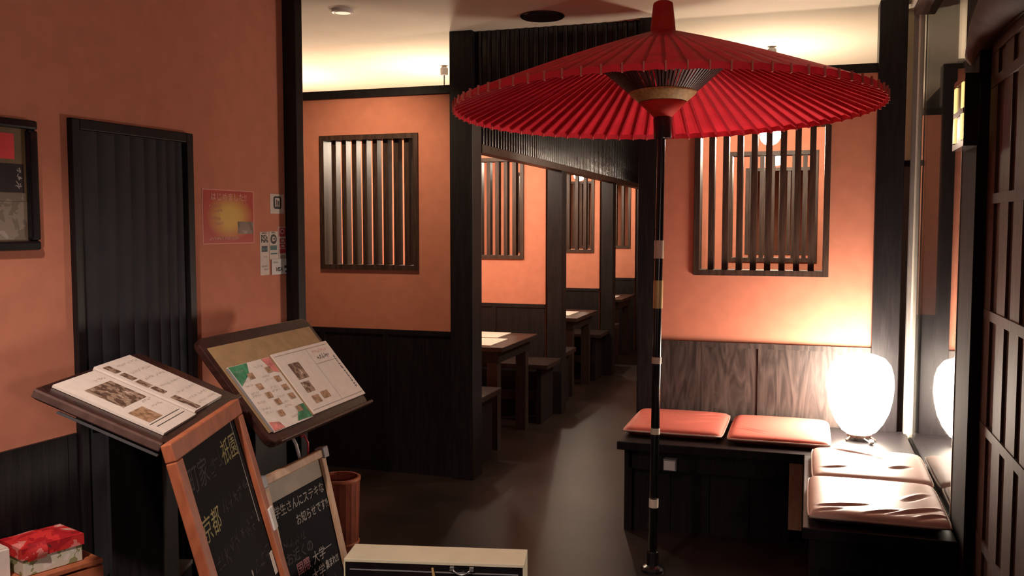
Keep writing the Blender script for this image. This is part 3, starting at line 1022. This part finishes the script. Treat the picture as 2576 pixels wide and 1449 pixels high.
# ------------------------------------------------------------------ the red parasol
UC = V((-0.645, 4.218, 2.148))
UT = Matrix.Translation(UC) @ Matrix.Rotation(-0.033, 4, 'X') @ Matrix.Rotation(-0.012, 4, 'Y')
UR = 0.95
NR = 78
CAPZ = 0.352                                    # height of the canopy top above the rim
um = thing("paper_parasol", "large open red paper parasol with a black and white banded pole", "parasol", (-0.655, 4.185, 0))


def canopy_z(r):
    t = r / UR
    return CAPZ * (1 - t) + 0.014 * math.sin(math.pi * t) * (1 - 0.3 * t)


mb = MB(UT)
rs = [0.03, 0.12, 0.25, 0.40, 0.55, 0.70, 0.83, 0.91, UR]
n2 = NR * 2
vs = []
for r in rs:
    for i in range(n2):
        a = 2 * math.pi * (i + 0.0) / n2
        dz = 0.0 if i % 2 == 0 else -0.004 * (r / UR)
        vs.append((r * math.cos(a), r * math.sin(a), canopy_z(r) + dz))
for i in range(n2):
    a = 2 * math.pi * i / n2
    rr = UR + 0.004
    dz = 0.0 if i % 2 == 0 else -0.004
    vs.append((rr * math.cos(a), rr * math.sin(a), -0.026 + dz))
fs = []
nr = len(rs) + 1
for k in range(nr - 1):
    for i in range(n2):
        j = (i + 1) % n2
        fs.append((k * n2 + i, k * n2 + j, (k + 1) * n2 + j, (k + 1) * n2 + i))
mb._add(vs, fs)
mb.build("canopy", M["red"], um)

ribm = MB()
prev = None
rr = [0.05, 0.28, 0.55, 0.80, UR - 0.004]
vs = []
for r in rr:
    z = canopy_z(r)
    w = 0.0028 + 0.0022 * r / UR
    vs += [(r, -w, z - 0.0065), (r, w, z - 0.0065), (r, w, z - 0.020), (r, -w, z - 0.020)]
fs = [(3, 2, 1, 0)] + [(4 * k + i, 4 * k + (i + 1) % 4, 4 * (k + 1) + (i + 1) % 4, 4 * (k + 1) + i) for k in range(len(rr) - 1) for i in range(4)] + [tuple(4 * (len(rr) - 1) + i for i in range(4))]
ribm._add(vs, fs)
rib_me = ribm.mesh("rib", M["redrib"])
tip_me = MB().box(UR + 0.000, UR + 0.009, -0.0026, 0.0026, -0.033, 0.004).mesh("rib_tip", M["thread"])
sv = MB()
sv._add([(0.055, -0.0022, -0.024), (0.055, 0.0022, -0.024), (0.055, 0.0022, -0.018), (0.055, -0.0022, -0.018),
         (0.330, -0.0065, 0.216), (0.330, 0.0065, 0.216), (0.330, 0.0065, 0.223), (0.330, -0.0065, 0.223)],
        [(3, 2, 1, 0), (4, 5, 6, 7), (0, 1, 5, 4), (1, 2, 6, 5), (2, 3, 7, 6), (3, 0, 4, 7)])
strut_me = sv.mesh("strut", M["strut"])
uo = UC - V(um.location)
for i in range(NR):
    a = 2 * math.pi * (i + 0.5) / NR
    for me, nm in ((rib_me, "rib"), (tip_me, "rib_tip"), (strut_me, "strut")):
        p = piece(me, nm, um, tuple(uo))
        p.rotation_euler = (UT.to_3x3() @ Matrix.Rotation(a, 3, 'Z')).to_euler()
MB(UT).lathe([(0.108, 0.016), (0.116, 0.024), (0.148, 0.052), (0.153, 0.060), (0.149, 0.063), (0.110, 0.030)], 64, (0, 0, 0), caps=False).build("thread_band", M["yellow"], um, smooth=True)
MB(UT).lathe([(0.040, -0.052), (0.056, -0.034), (0.106, 0.014), (0.100, 0.016), (0.05, -0.02)], 48, (0, 0, 0), caps=False).build("runner_cover", M["redcap"], um, smooth=True)
MB(UT).lathe([(0.018, 0.10), (0.055, 0.20), (0.06, 0.30), (0.03, 0.34)], 24, (0, 0, 0), caps=False).build("upper_hub", M["strut"], um)
capm = MB(UT).lathe([(0.058, CAPZ - 0.03), (0.056, CAPZ), (0.050, CAPZ + 0.06), (0.045, CAPZ + 0.104), (0.043, CAPZ + 0.112), (0.030, CAPZ + 0.119)], 28, (0, 0, 0))
capm.build("cap", M["redcap"], um, smooth=False)
MB(UT).lathe([(0.030, -0.150), (0.040, -0.146), (0.043, -0.06), (0.040, -0.045)], 24, (0, 0, 0)).build("runner_collar", M["black"], um)
# pole, one black length with its painted bands
pb = V((-0.662, 4.165, 0.0))
pt = V((UC.x, UC.y, UC.z + 0.33))


def pole_at(z):
    return pb + (pt - pb) * (z / pt.z)


MB().tube([pole_at(0.03), pole_at(1.0), pole_at(2.0), pole_at(2.47)], [0.0205, 0.0195, 0.018, 0.016], 20).build("pole", M["black"], um, smooth=True)
for y0, y1, mk in ((605, 650, "white_band"), (705, 775, "gold_band"), (897, 913, "white_band"), (1074, 1089, "white_band"), (1250, 1271, "white_band")):
    def zz(y):
        # height on the pole from the photograph's row
        import math as m_
        e = m_.atan((y - 724.5) / 2300.0) + R(3.843)
        return 1.6 - m_.tan(e) * 4.20
    MB().tube([pole_at(zz(y1)), pole_at(zz(y0))], 0.0222, 20).build("painted_band", M[mk], um, smooth=False)
MB().lathe([(0.055, 0.0), (0.055, 0.012), (0.046, 0.022), (0.030, 0.03), (0.028, 0.09), (0.024, 0.095)], 28, tuple(pb)).build("foot", M["black"], um)

# ------------------------------------------------------------------ menu stands


def sloped_frame(az_h, tilt, p):
    """x runs down the slope, y along the horizontal edge, z out of the face"""
    h = V(az_h).normalized()
    r = V((h.y, -h.x, 0))
    s = r * math.cos(tilt) - V((0, 0, 1)) * math.sin(tilt)
    return frame_of(p, s, h)


def rounded(x0, x1, y0, y1, r, n=5):
    pts = []
    for cx, cy, a0 in ((x1 - r, y1 - r, 0), (x0 + r, y1 - r, 90), (x0 + r, y0 + r, 180), (x1 - r, y0 + r, 270)):
        for k in range(n + 1):
            a = R(a0 + 90 * k / n)
            pts.append((cx + r * math.cos(a), cy + r * math.sin(a)))
    return pts


def on(fr, x, y, z):
    return frame_of(fr @ V((x, y, z)), fr.to_3x3() @ V((1, 0, 0)), fr.to_3x3() @ V((0, 1, 0)))


def reading(fr, x, y, z):
    """frame for lettering read from the low edge: text runs along +y, up is -x"""
    b = fr.to_3x3()
    return frame_of(fr @ V((x, y, z)), b @ V((0, 1, 0)), b @ V((-1, 0, 0)))


# first stand: shallow board sloping towards the corridor
f1 = sloped_frame((-0.312, 0.95, 0), R(24), (-1.773, 2.079, 1.128))
pc = V((-1.825, 2.16, 0))
s1 = thing("menu_stand", "dark lectern with open white menu sloping low behind the orange chalkboard", "menu stand", tuple(pc))
MB(f1).prism(rounded(-0.172, 0.186, -0.252, 0.410, 0.02), -0.028, -0.004).build("board", M["board"], s1, bevel=0.004)
MB(f1).box(-0.165, 0.182, -0.262, -0.250, -0.022, 0.000).build("edge_bead", M["boardedge"], s1, bevel=0.003, label="edge bead with its highlight as a paler brown")  # highlight on the mahogany edge is put into a paler brown
MB(f1).box(0.176, 0.190, -0.246, 0.405, -0.003, 0.006).build("ledge", M["board"], s1, bevel=0.003)
MB(f1).box(-0.09, 0.182, -0.262, -0.252, -0.034, -0.029).build("under_strip", M["metal"], s1, label="thin steel strip under the board")
fz = frame_of(pc, (0.95, 0.312, 0), (-0.312, 0.95, 0))
MB(fz).box(-0.075, 0.075, -0.06, 0.06, 0.03, 1.03).build("post", M["dark"], s1, bevel=0.004)
MB(fz).box(-0.12, 0.12, -0.15, 0.16, 0.0, 0.03).build("base", M["dark"], s1, bevel=0.005)
MB(fz).box(-0.09, 0.09, -0.12, 0.12, 1.03, 1.060).build("bracket", M["dark"], s1)

mn = thing("menu_book", "open white menu with a rice bowl photo on the low lectern", "menu", tuple(f1 @ V((0, 0.05, 0))))
MB(f1).box(-0.152, 0.158, -0.192, 0.047, -0.003, 0.004).build("page", M["paper"], mn)
MB(f1).box(-0.162, 0.150, 0.060, 0.305, -0.003, 0.008).build("page", M["paper"], mn)
MB(f1).box(-0.157, 0.156, 0.0475, 0.0595, -0.003, 0.002).build("spine", M["ink_soft"], mn)
ph = [(-0.090, 0.020, -0.140, 0.015, "food"), (0.045, 0.105, -0.165, -0.075, "food2")]
for (a, b, c, d, k) in ph:
    MB(f1).box(a, b, c, d, 0.0045, 0.0052).build("dish_photo", M[k], mn)
for k, x in enumerate((-0.145, -0.095, -0.046, 0.0, 0.065, 0.105)):
    MB(f1).box(x, x + 0.040, 0.080 + 0.004 * (k % 2), 0.118, 0.0085, 0.0092).build("dish_photo", M["food"], mn)
sb = MB(on(f1, 0, 0, 0.0092))
rg = random.Random(9)
for x in (-0.13, -0.085, -0.04, 0.01, 0.06, 0.10, 0.13):
    for y0 in (0.14, 0.22):
        fr = reading(f1, x, y0, 0.0092)
        q = MB(fr)
        scribble(q, rg, 0.0, 0.06, 0.0, 0.011, 0.0012, 0.8)
        sb.v, sb.f = sb.v + q.v, sb.f + [tuple(len(sb.v) + i for i in f) for f in q.f]
for x in (-0.11, 0.03, 0.06):
    q = MB(reading(f1, x, -0.04, 0.0052))
    scribble(q, rg, 0.0, 0.06, 0.0, 0.010, 0.0012, 0.8)
    sb.v, sb.f = sb.v + q.v, sb.f + [tuple(len(sb.v) + i for i in f) for f in q.f]
sb.build("fine_print", M["ink_soft"], mn)
MB(f1).box(0.112, 0.1135, -0.18, 0.03, 0.0045, 0.0052).box(0.128, 0.1295, -0.17, 0.03, 0.0045, 0.0052).build("ruled_line", M["ink"], mn)

# second stand: steeper board
f2 = sloped_frame((-0.034, 0.999, 0), R(50), tuple(V((0, 0, 1.6)) + (V((-1.648, 2.643, 1.091)) - V((0, 0, 1.6))) * (3.35 / 3.05)))
K = 3.35 / 3.05
p2c = V((-2.02, 3.0, 0))
s2 = thing("menu_stand", "steep dark lectern with tan card behind its menus beside the corridor", "menu stand", tuple(p2c))
MB(f2).prism(rounded(-0.218 * K, 0.190 * K, -0.292 * K, 0.392 * K, 0.035), -0.030, -0.002).build("board", M["board"], s2, bevel=0.004)
MB(f2).box(0.184 * K, 0.196 * K, -0.275 * K, 0.385 * K, -0.002, 0.022).build("ledge", M["board"], s2, bevel=0.004)
MB().box(p2c.x - 0.035, p2c.x + 0.035, p2c.y - 0.04, p2c.y + 0.04, 0.03, 1.10).build("post", M["dark"], s2, bevel=0.003)
MB().box(p2c.x - 0.13, p2c.x + 0.17, p2c.y - 0.2, p2c.y + 0.2, 0.0, 0.03).build("base", M["dark"], s2, bevel=0.004)

tc2 = thing("backing_card", "tan card on the steep lectern behind the two menu sheets", "card", tuple(f2 @ V((0, 0, 0))))
MB(f2).box(-0.176 * K, 0.150 * K, -0.272 * K, 0.365 * K, -0.0015, 0.002).build("card", M["tan"], tc2)
mA = thing("menu_sheet", "narrow menu sheet with green and red corners on the steep lectern", "menu", tuple(f2 @ V((0, -0.13, 0))))
zA = 0.007
MB(f2).box(-0.094 * K, 0.156 * K, -0.256 * K, -0.012 * K, 0.0025, zA - 0.001).build("sheet", M["paper"], mA)
MB(f2).box(-0.090 * K, 0.152 * K, -0.262 * K, -0.256 * K, 0.0025, zA).build("edge_strip", M["grey"], mA)


def tri(fr, pts, z, m, parent, nm):
    mbx = MB(fr)
    mbx.prism(pts, z, z + 0.0006)
    o = mbx.build(nm, m, parent)
    return o


tri(f2, [(-0.092 * K, -0.252 * K), (-0.02 * K, -0.250 * K), (-0.055 * K, -0.175 * K), (-0.092 * K, -0.150 * K)], zA, M["green_print"], mA, "green_corner")
tri(f2, [(-0.092 * K, -0.065 * K), (-0.04 * K, -0.045 * K), (-0.03 * K, -0.016 * K), (-0.092 * K, -0.014 * K)], zA, M["pink_print"], mA, "red_corner")
tri(f2, [(0.10 * K, -0.05 * K), (0.150 * K, -0.105 * K), (0.154 * K, -0.014 * K), (0.10 * K, -0.014 * K)], zA, M["green_print"], mA, "green_corner")
tri(f2, [(0.12 * K, -0.250 * K), (0.154 * K, -0.252 * K), (0.154 * K, -0.19 * K), (0.13 * K, -0.20 * K)], zA, M["pink_print"], mA, "red_corner")
for (x, y) in ((-0.045, -0.175), (-0.050, -0.065), (-0.002, -0.170), (-0.010, -0.052), (0.035, -0.155), (0.026, -0.045), (0.066, -0.135), (0.062, -0.045), (0.105, -0.16), (0.112, -0.055)):
    MB(f2).box(x * K - 0.011, x * K + 0.012, y * K - 0.017, y * K + 0.017, zA + 0.0008, zA + 0.0015).build("dish_photo", M["food2"], mA)
sb = MB()
for k, x in enumerate((-0.07, -0.03, -0.015, 0.015, 0.025, 0.05, 0.075, 0.09, 0.13)):
    for y0 in (-0.24, -0.125):
        q = MB(reading(f2, x * K, y0 * K, zA + 0.0008))
        scribble(q, rg, 0.0, 0.05, 0.0, 0.010, 0.0012, 0.8)
        n0 = len(sb.v)
        sb.v += q.v
        sb.f += [tuple(n0 + i for i in f) for f in q.f]
sb.build("fine_print", M["ink_soft"], mA)
mB_ = thing("menu_sheet", "wide menu sheet with four dish photos on the steep lectern", "menu", tuple(f2 @ V((0, 0.18, 0))))
MB(f2).box(-0.100 * K, 0.150 * K, 0.004 * K, 0.395 * K, 0.0025, zA).build("sheet", M["paper"], mB_)
zb = zA + 0.0008
MB(f2).box(-0.048 * K, 0.018 * K, 0.055 * K, 0.125 * K, zb, zb + 0.0007).build("dish_photo", M["food"], mB_)
MB(f2).box(0.030 * K, 0.072 * K, 0.050 * K, 0.105 * K, zb, zb + 0.0007).build("dish_photo", M["food"], mB_)
MB(f2).box(0.088 * K, 0.118 * K, 0.055 * K, 0.100 * K, zb, zb + 0.0007).build("dish_photo", M["food2"], mB_)
MB(f2).box(0.084 * K, 0.112 * K, 0.120 * K, 0.170 * K, zb, zb + 0.0007).build("dish_photo", M["food2"], mB_)
MB(f2).box(-0.088 * K, 0.136 * K, 0.222 * K, 0.2235 * K, zb, zb + 0.0006).box(-0.088 * K, -0.0865 * K, 0.012 * K, 0.385 * K, zb, zb + 0.0006).box(0.136 * K, 0.1375 * K, 0.012 * K, 0.385 * K, zb, zb + 0.0006).box(-0.02 * K, -0.0185 * K, 0.2235 * K, 0.385 * K, zb, zb + 0.0006).build("ruled_line", M["ink_soft"], mB_)
q = MB(reading(f2, -0.043 * K, 0.255 * K, zb))
scribble(q, rg, 0.0, 0.095, 0.0, 0.020, 0.0026, 1.3)
q.build("fine_print", M["ink"], mB_)
q = MB(reading(f2, -0.068 * K, 0.25 * K, zb))
scribble(q, rg, 0.0, 0.11, 0.0, 0.014, 0.0016)
q.build("red_print", M["ink_red"], mB_)
q = MB(on(f2, 0, 0, zb))
scribble(q, rg, -0.035 * K, 0.11 * K, 0.372 * K, 0.012, 0.0022, 1.4)
q.build("side_print", M["ink"], mB_)

# ------------------------------------------------------------------ chalkboards


def chalkboard(label, fr, L, W, fw, th, m_frame, cat_group):
    """fr: origin at the middle of the top edge; x down the board, y along the top, z out"""
    t = thing("chalkboard", label, "chalkboard", tuple(fr @ V((L, 0, 0))), cat_group)
    MB(fr).box(0.0, fw, -W / 2, W / 2, -th, 0.0).build("top_rail", m_frame, t, bevel=0.004)
    MB(fr).box(L - fw - 0.1, L - 0.1, -W / 2 + fw, W / 2 - fw, -th, 0.0).build("bottom_rail", m_frame, t, bevel=0.003)
    for s in (-1, 1):
        a, b = sorted((s * W / 2, s * (W / 2 - fw)))
        MB(fr).box(fw, L, a, b, -th, 0.0).build("side_rail", m_frame, t, bevel=0.004)
    MB(fr).box(fw, L - fw - 0.1, -W / 2 + fw, W / 2 - fw, -th + 0.004, -th + 0.012).build("slate", M["chalkboard"], t)
    return t


c1c = V((-1.540, 2.080, 1.081))
g1 = sloped_frame((-0.324, 0.946, 0), R(75), tuple(c1c))
L1 = c1c.z / math.sin(R(75)) - 0.002
ch1 = chalkboard("tall orange-framed chalkboard leaning at the low lectern", g1, L1, 0.578, 0.047, 0.028, M["orange_wood"], "menu chalkboards")
zt = -0.0155
text_part("町家", 0.078, reading(g1, 0.125, -0.225, zt), M["chalk_dim"], ch1, shear=0.15)
text_part("祇園", 0.074, reading(g1, 0.120, 0.055, zt), M["chalk_yellow"], ch1, shear=0.15)
text_part("京都", 0.072, reading(g1, 0.255, -0.225, zt), M["chalk_yellow"], ch1, shear=0.15)
sb = MB()
rg = random.Random(21)


def scrib(fr, x, y0, y1, h, w, z, dens=1.0):
    q = MB(reading(fr, x, y0, z))
    scribble(q, rg, 0.0, y1 - y0, 0.0, h, w, dens)
    n0 = len(sb.v)
    sb.v += q.v
    sb.f += [tuple(n0 + i for i in f) for f in q.f]


for (x, y0, y1, h) in ((0.13, -0.06, 0.03, 0.06), (0.245, -0.04, 0.20, 0.045), (0.345, -0.18, 0.19, 0.05), (0.465, -0.19, 0.0, 0.055), (0.455, 0.06, 0.20, 0.05), (0.57, -0.16, 0.18, 0.055), (0.66, -0.19, 0.19, 0.05), (0.75, -0.19, 0.19, 0.05)):
    scrib(g1, x, y0, y1, h, 0.0030, zt)
sb.build("faint_writing", M["chalk_dim"], ch1)
for (x, y) in ((0.485, -0.205), (0.455, 0.03), (0.565, -0.03), (0.60, -0.2)):
    MB(on(g1, x, y, zt)).prism([(0.010 * math.cos(R(36 * k)), 0.005 * math.sin(R(36 * k))) for k in range(10)], 0, 0.0006).build("chalk_dot", M["chalk"], ch1)
MB(on(g1, 0, 0, zt)).box(0.05, 0.36, 0.198, 0.202, 0, 0.0008).build("chalk_line", M["chalk"], ch1)
MB(g1).box(0.345, 0.415, 0.255, 0.294, -0.034, 0.006).build("hinge_clip", M["white"], ch1, bevel=0.003, label="white hinge clip")
MB(g1).box(0.462, 0.530, 0.205, 0.230, -0.015, -0.0135).build("pasted_note", M["sticker"], ch1, label="small pale pasted note")

c2s = 3.2 / 2.9
c2c = V((0, 0, 1.6)) + (V((-1.540, 2.513, 0.852)) - V((0, 0, 1.6))) * c2s
g2 = sloped_frame((-0.034, 0.999, 0), R(77), tuple(c2c))
L2 = c2c.z / math.sin(R(77)) - 0.002
ch2 = chalkboard("shorter pale-framed chalkboard with white handwriting under the steep lectern", g2, L2, 0.43, 0.030, 0.024, M["pale_wood"], "menu chalkboards")
for s in (-1, 1):
    MB(g2).box(-0.006, 0.036, s * 0.215 - 0.020, s * 0.215 + 0.020, -0.030, 0.006).build("corner_cap", M["grey"], ch2, bevel=0.004, label="grey plastic corner cap")
zt = -0.0115
MB(g2).box(0.031, 0.095, -0.184, 0.184, -0.0119, -0.0116).build("dusty_strip", M["art_tan"], ch2)
text_part("学生さんにステキな", 0.042, reading(g2, 0.135, -0.175, zt), M["chalk"], ch2, weight=0.0003, sx=0.92)
text_part("お知らせです!!", 0.042, reading(g2, 0.195, -0.055, zt), M["chalk"], ch2, weight=0.0003, sx=0.85)
text_part("お近くの", 0.046, reading(g2, 0.300, -0.165, zt), M["chalk_dim"], ch2, weight=0.0008)
text_part("国際", 0.046, reading(g2, 0.350, -0.115, zt), M["chalk_pink"], ch2, weight=0.0004)
text_part("大学", 0.046, reading(g2, 0.350, -0.005, zt), M["chalk"], ch2, weight=0.0003)
text_part("大学", 0.046, reading(g2, 0.405, -0.03, zt), M["chalk"], ch2, weight=0.0003)
text_part("集まれ!!!", 0.034, reading(g2, 0.398, 0.07, zt), M["chalk"], ch2, weight=0.0009, sx=0.75)
sb = MB()
for (x, y0, y1, h) in ((0.25, -0.165, -0.02, 0.036), (0.405, -0.16, -0.05, 0.04), (0.455, -0.16, 0.12, 0.036), (0.51, -0.16, 0.14, 0.04), (0.57, -0.16, 0.14, 0.04)):
    scrib(g2, x, y0, y1, h, 0.0026, zt)
sb.build("faint_writing", M["chalk_dim"], ch2)
MB(on(g2, 0, 0, zt)).box(0.338, 0.341, 0.075, 0.135, 0, 0.0008).build("chalk_line", M["chalk"], ch2)

# pens hooked on the board behind the second chalkboard
bx = g2 @ V((-0.01, 0.10, -0.03))
pn = thing("marker_pen", "white pen sticking up behind the pale chalkboard", "pen", tuple(bx))
MB().tube([bx + V((0.0, 0.0, -0.04)), bx + V((-0.012, -0.012, 0.035)), bx + V((-0.02, -0.022, 0.062))], 0.006, 8).build("barrel", M["white"], pn, smooth=True)
bx2 = g2 @ V((-0.01, 0.15, -0.03))
rc = thing("red_cable_loop", "thin red cable loop beside the white pen", "cable", tuple(bx2))
MB().tube([bx2 + V((0.0, 0.0, -0.03)), bx2 + V((0.0, 0.002, 0.03)), bx2 + V((-0.006, -0.016, 0.062)), bx2 + V((-0.008, -0.034, 0.058))], 0.004, 8).build("cable", M["cord_red"], rc, smooth=True)

# ------------------------------------------------------------------ small things on the floor
bc = V((-2.09, 3.80, 0))
wb = thing("waste_bin", "tall red-brown slatted wooden bin behind the pale chalkboard", "bin", tuple(bc))
for k in range(20):
    a = 2 * math.pi * k / 20
    ca, sa = math.cos(a), math.sin(a)
    q = MB()
    vs = []
    for r, z in ((0.082, 0.0), (0.095, 0.42)):
        wdt = r * math.pi / 20 * 0.96
        for (dr, s) in ((0.0, -1), (0.0, 1), (-0.010, 1), (-0.010, -1)):
            vs.append(((r + dr) * ca - s * wdt * sa, (r + dr) * sa + s * wdt * ca, z))
    q._add([V(p) + bc for p in vs], [(3, 2, 1, 0), (4, 5, 6, 7), (0, 1, 5, 4), (1, 2, 6, 5), (2, 3, 7, 6), (3, 0, 4, 7)])
    q.build("stave", M["bin"], wb)
MB().lathe([(0.0945, 0.40), (0.099, 0.402), (0.0995, 0.418), (0.0955, 0.42)], 40, tuple(bc), caps=False).build("hoop", M["orange_wood"], wb, smooth=True)
MB().lathe([(0.0865, 0.10), (0.0905, 0.102), (0.091, 0.112), (0.0868, 0.114)], 40, tuple(bc), caps=False).build("hoop", M["orange_wood"], wb, smooth=True)
MB().lathe([(0.001, 0.008), (0.075, 0.008)], 24, tuple(bc), caps=False).build("bottom", M["dark"], wb)

# black case with cream top
kx = V((0.973, 0.215, 0)).normalized()
ky = V((-kx.y, kx.x, 0))
kf = frame_of((-1.513, 2.774, 0), kx, ky)
CW, CD, CH = 0.628, 0.150, 0.45
tk = thing("storage_case", "black case with a cream lid and chrome handle standing on the floor", "case", tuple(kf @ V((CW / 2, CD / 2, 0))))
MB(kf).box(0.004, CW - 0.004, 0.004, CD - 0.004, 0.0, CH - 0.012).build("body", M["black"], tk, bevel=0.004)
MB(kf).box(0, CW, 0, CD, CH - 0.012, CH).build("lid", M["cream"], tk, bevel=0.002, label="cream painted lid")
MB(kf).box(0.0, 0.004, 0.0, CD, 0.0, CH - 0.012).build("edge_trim", M["cream"], tk)
MB(kf).box(CW - 0.004, CW, 0.0, CD, 0.0, CH - 0.012).build("edge_trim", M["cream"], tk)
MB(kf).box(0.02, CW - 0.02, 0.0015, 0.004, CH - 0.040, CH - 0.036).build("seam", M["grey"], tk)
hd = MB(kf).box(0.372, 0.388, -0.006, 0.004, CH - 0.030, CH - 0.014).build("handle_mount", M["metal"], tk, bevel=0.002)
MB(kf).box(0.440, 0.456, -0.006, 0.004, CH - 0.030, CH - 0.014).build("handle_mount", M["metal"], tk, bevel=0.002)
pts = [kf @ V((0.384 + 0.060 * k / 8, -0.010, CH - 0.024 - 0.016 * math.sin(math.pi * k / 8))) for k in range(9)]
MB().tube(pts, 0.0035, 8).build("handle", M["metal"], tk, smooth=True, label="chrome bail handle")
MB().tube([kf @ V((0.312, -0.004, CH - 0.020)), kf @ V((0.318, -0.008, CH - 0.05)), kf @ V((0.330, -0.006, CH - 0.10))], [0.004, 0.006, 0.006], 8).build("tag_strap", M["yellow"], tk, smooth=True)

# floral box on an orange wooden crate
cfr = frame_of((-2.085, 1.97, 0), (0.33, 0.944, 0), (-0.944, 0.33, 0))
CT = 0.612
ZB = 0.70
fb = thing("gift_box", "floral box with red patterned lid on the orange wooden crate", "box", tuple(cfr @ V((0.085, 0.08, CT))))
MB(cfr).box(0.0, 0.170, 0.0, 0.135, CT + 0.001, ZB - 0.036).build("box_side", M["floral_white"], fb, bevel=0.002)
q = MB(cfr)


def lid(u, v):
    e = min(u, 1 - u, v, 1 - v)
    return (-0.004 + 0.178 * u, -0.004 + 0.143 * v, ZB - 0.006 + 0.014 * math.sin(math.pi * u) * math.sin(math.pi * v) + 0.003 * math.sin(9 * u + 5 * v) * min(1, e * 8))


q.grid(lid, 14, 14)
q.box(-0.004, 0.174, -0.004, 0.139, ZB - 0.038, ZB - 0.007)
q.build("lid", M["floral_red"], fb)
MB(cfr).grid(lambda u, v: (0.010 + 0.05 * u, -0.006 - 0.012 * math.sin(math.pi * v) * (0.3 + u), ZB - 0.045 + 0.05 * v), 4, 6).build("torn_flap", M["floral_red"], fb, smooth=True)
cr_ = thing("wooden_crate", "orange wooden crate under the floral box", "crate", tuple(cfr @ V((0.06, 0.07, 0))))
for k in range(5):
    z0 = 0.012 + k * 0.117
    MB(cfr).box(-0.07, 0.216, -0.030, -0.018, z0, z0 + 0.111).build("front_slat", M["orange_wood"], cr_)
    MB(cfr).box(0.204, 0.216, -0.017, 0.138, z0, z0 + 0.111).build("side_slat", M["orange_wood"], cr_)
MB(cfr).box(-0.07, 0.216, -0.030, 0.140, CT - 0.014, CT).build("top_board", M["orange_wood"], cr_, bevel=0.002)
for (x, y) in ((-0.068, -0.017), (0.173, -0.017), (0.173, 0.108), (-0.068, 0.108)):
    MB(cfr).box(x, x + 0.03, y, y + 0.03, 0.0, CT - 0.015).build("corner_post", M["orange_wood"], cr_)

# pale carton at the very edge, and low dark box behind the crate
tcn = thing("paper_carton", "pale upright carton cut by the picture edge beside the floral box", "carton", tuple(cfr @ V((-0.05, 0.1, CT))))
MB(cfr).box(-0.068, -0.022, 0.03, 0.138, CT + 0.001, ZB - 0.004).build("body", M["paper"], tcn, bevel=0.002)
MB(cfr).box(-0.066, -0.025, 0.033, 0.135, ZB - 0.004, ZB).build("flap", M["sticker"], tcn)
lb = thing("low_box", "low charcoal box with small pale print on the floor behind the crate", "box", (-2.0, 2.5, 0))
lf = frame_of((-2.17, 2.42, 0), (0.95, 0.31, 0), (-0.31, 0.95, 0))
MB(lf).box(0.0, 0.19, 0.0, 0.18, 0.0, 0.415).build("body", M["dark"], lb, bevel=0.003)
MB(lf).box(-0.003, 0.193, -0.003, 0.183, 0.416, 0.430).build("lid", M["greypost"], lb, bevel=0.002)
q = MB(lf)
for k in range(4):
    q.box(0.07 + k * 0.012, 0.076 + k * 0.012, 0.02, 0.045, 0.4305, 0.4312)
q.build("print_mark", M["white"], lb)
for o in bpy.data.objects:
    if o.name.split(".")[0] in ("fine_print", "faint_writing", "red_print", "side_print", "print_mark"):
        o["kind"] = "stuff"
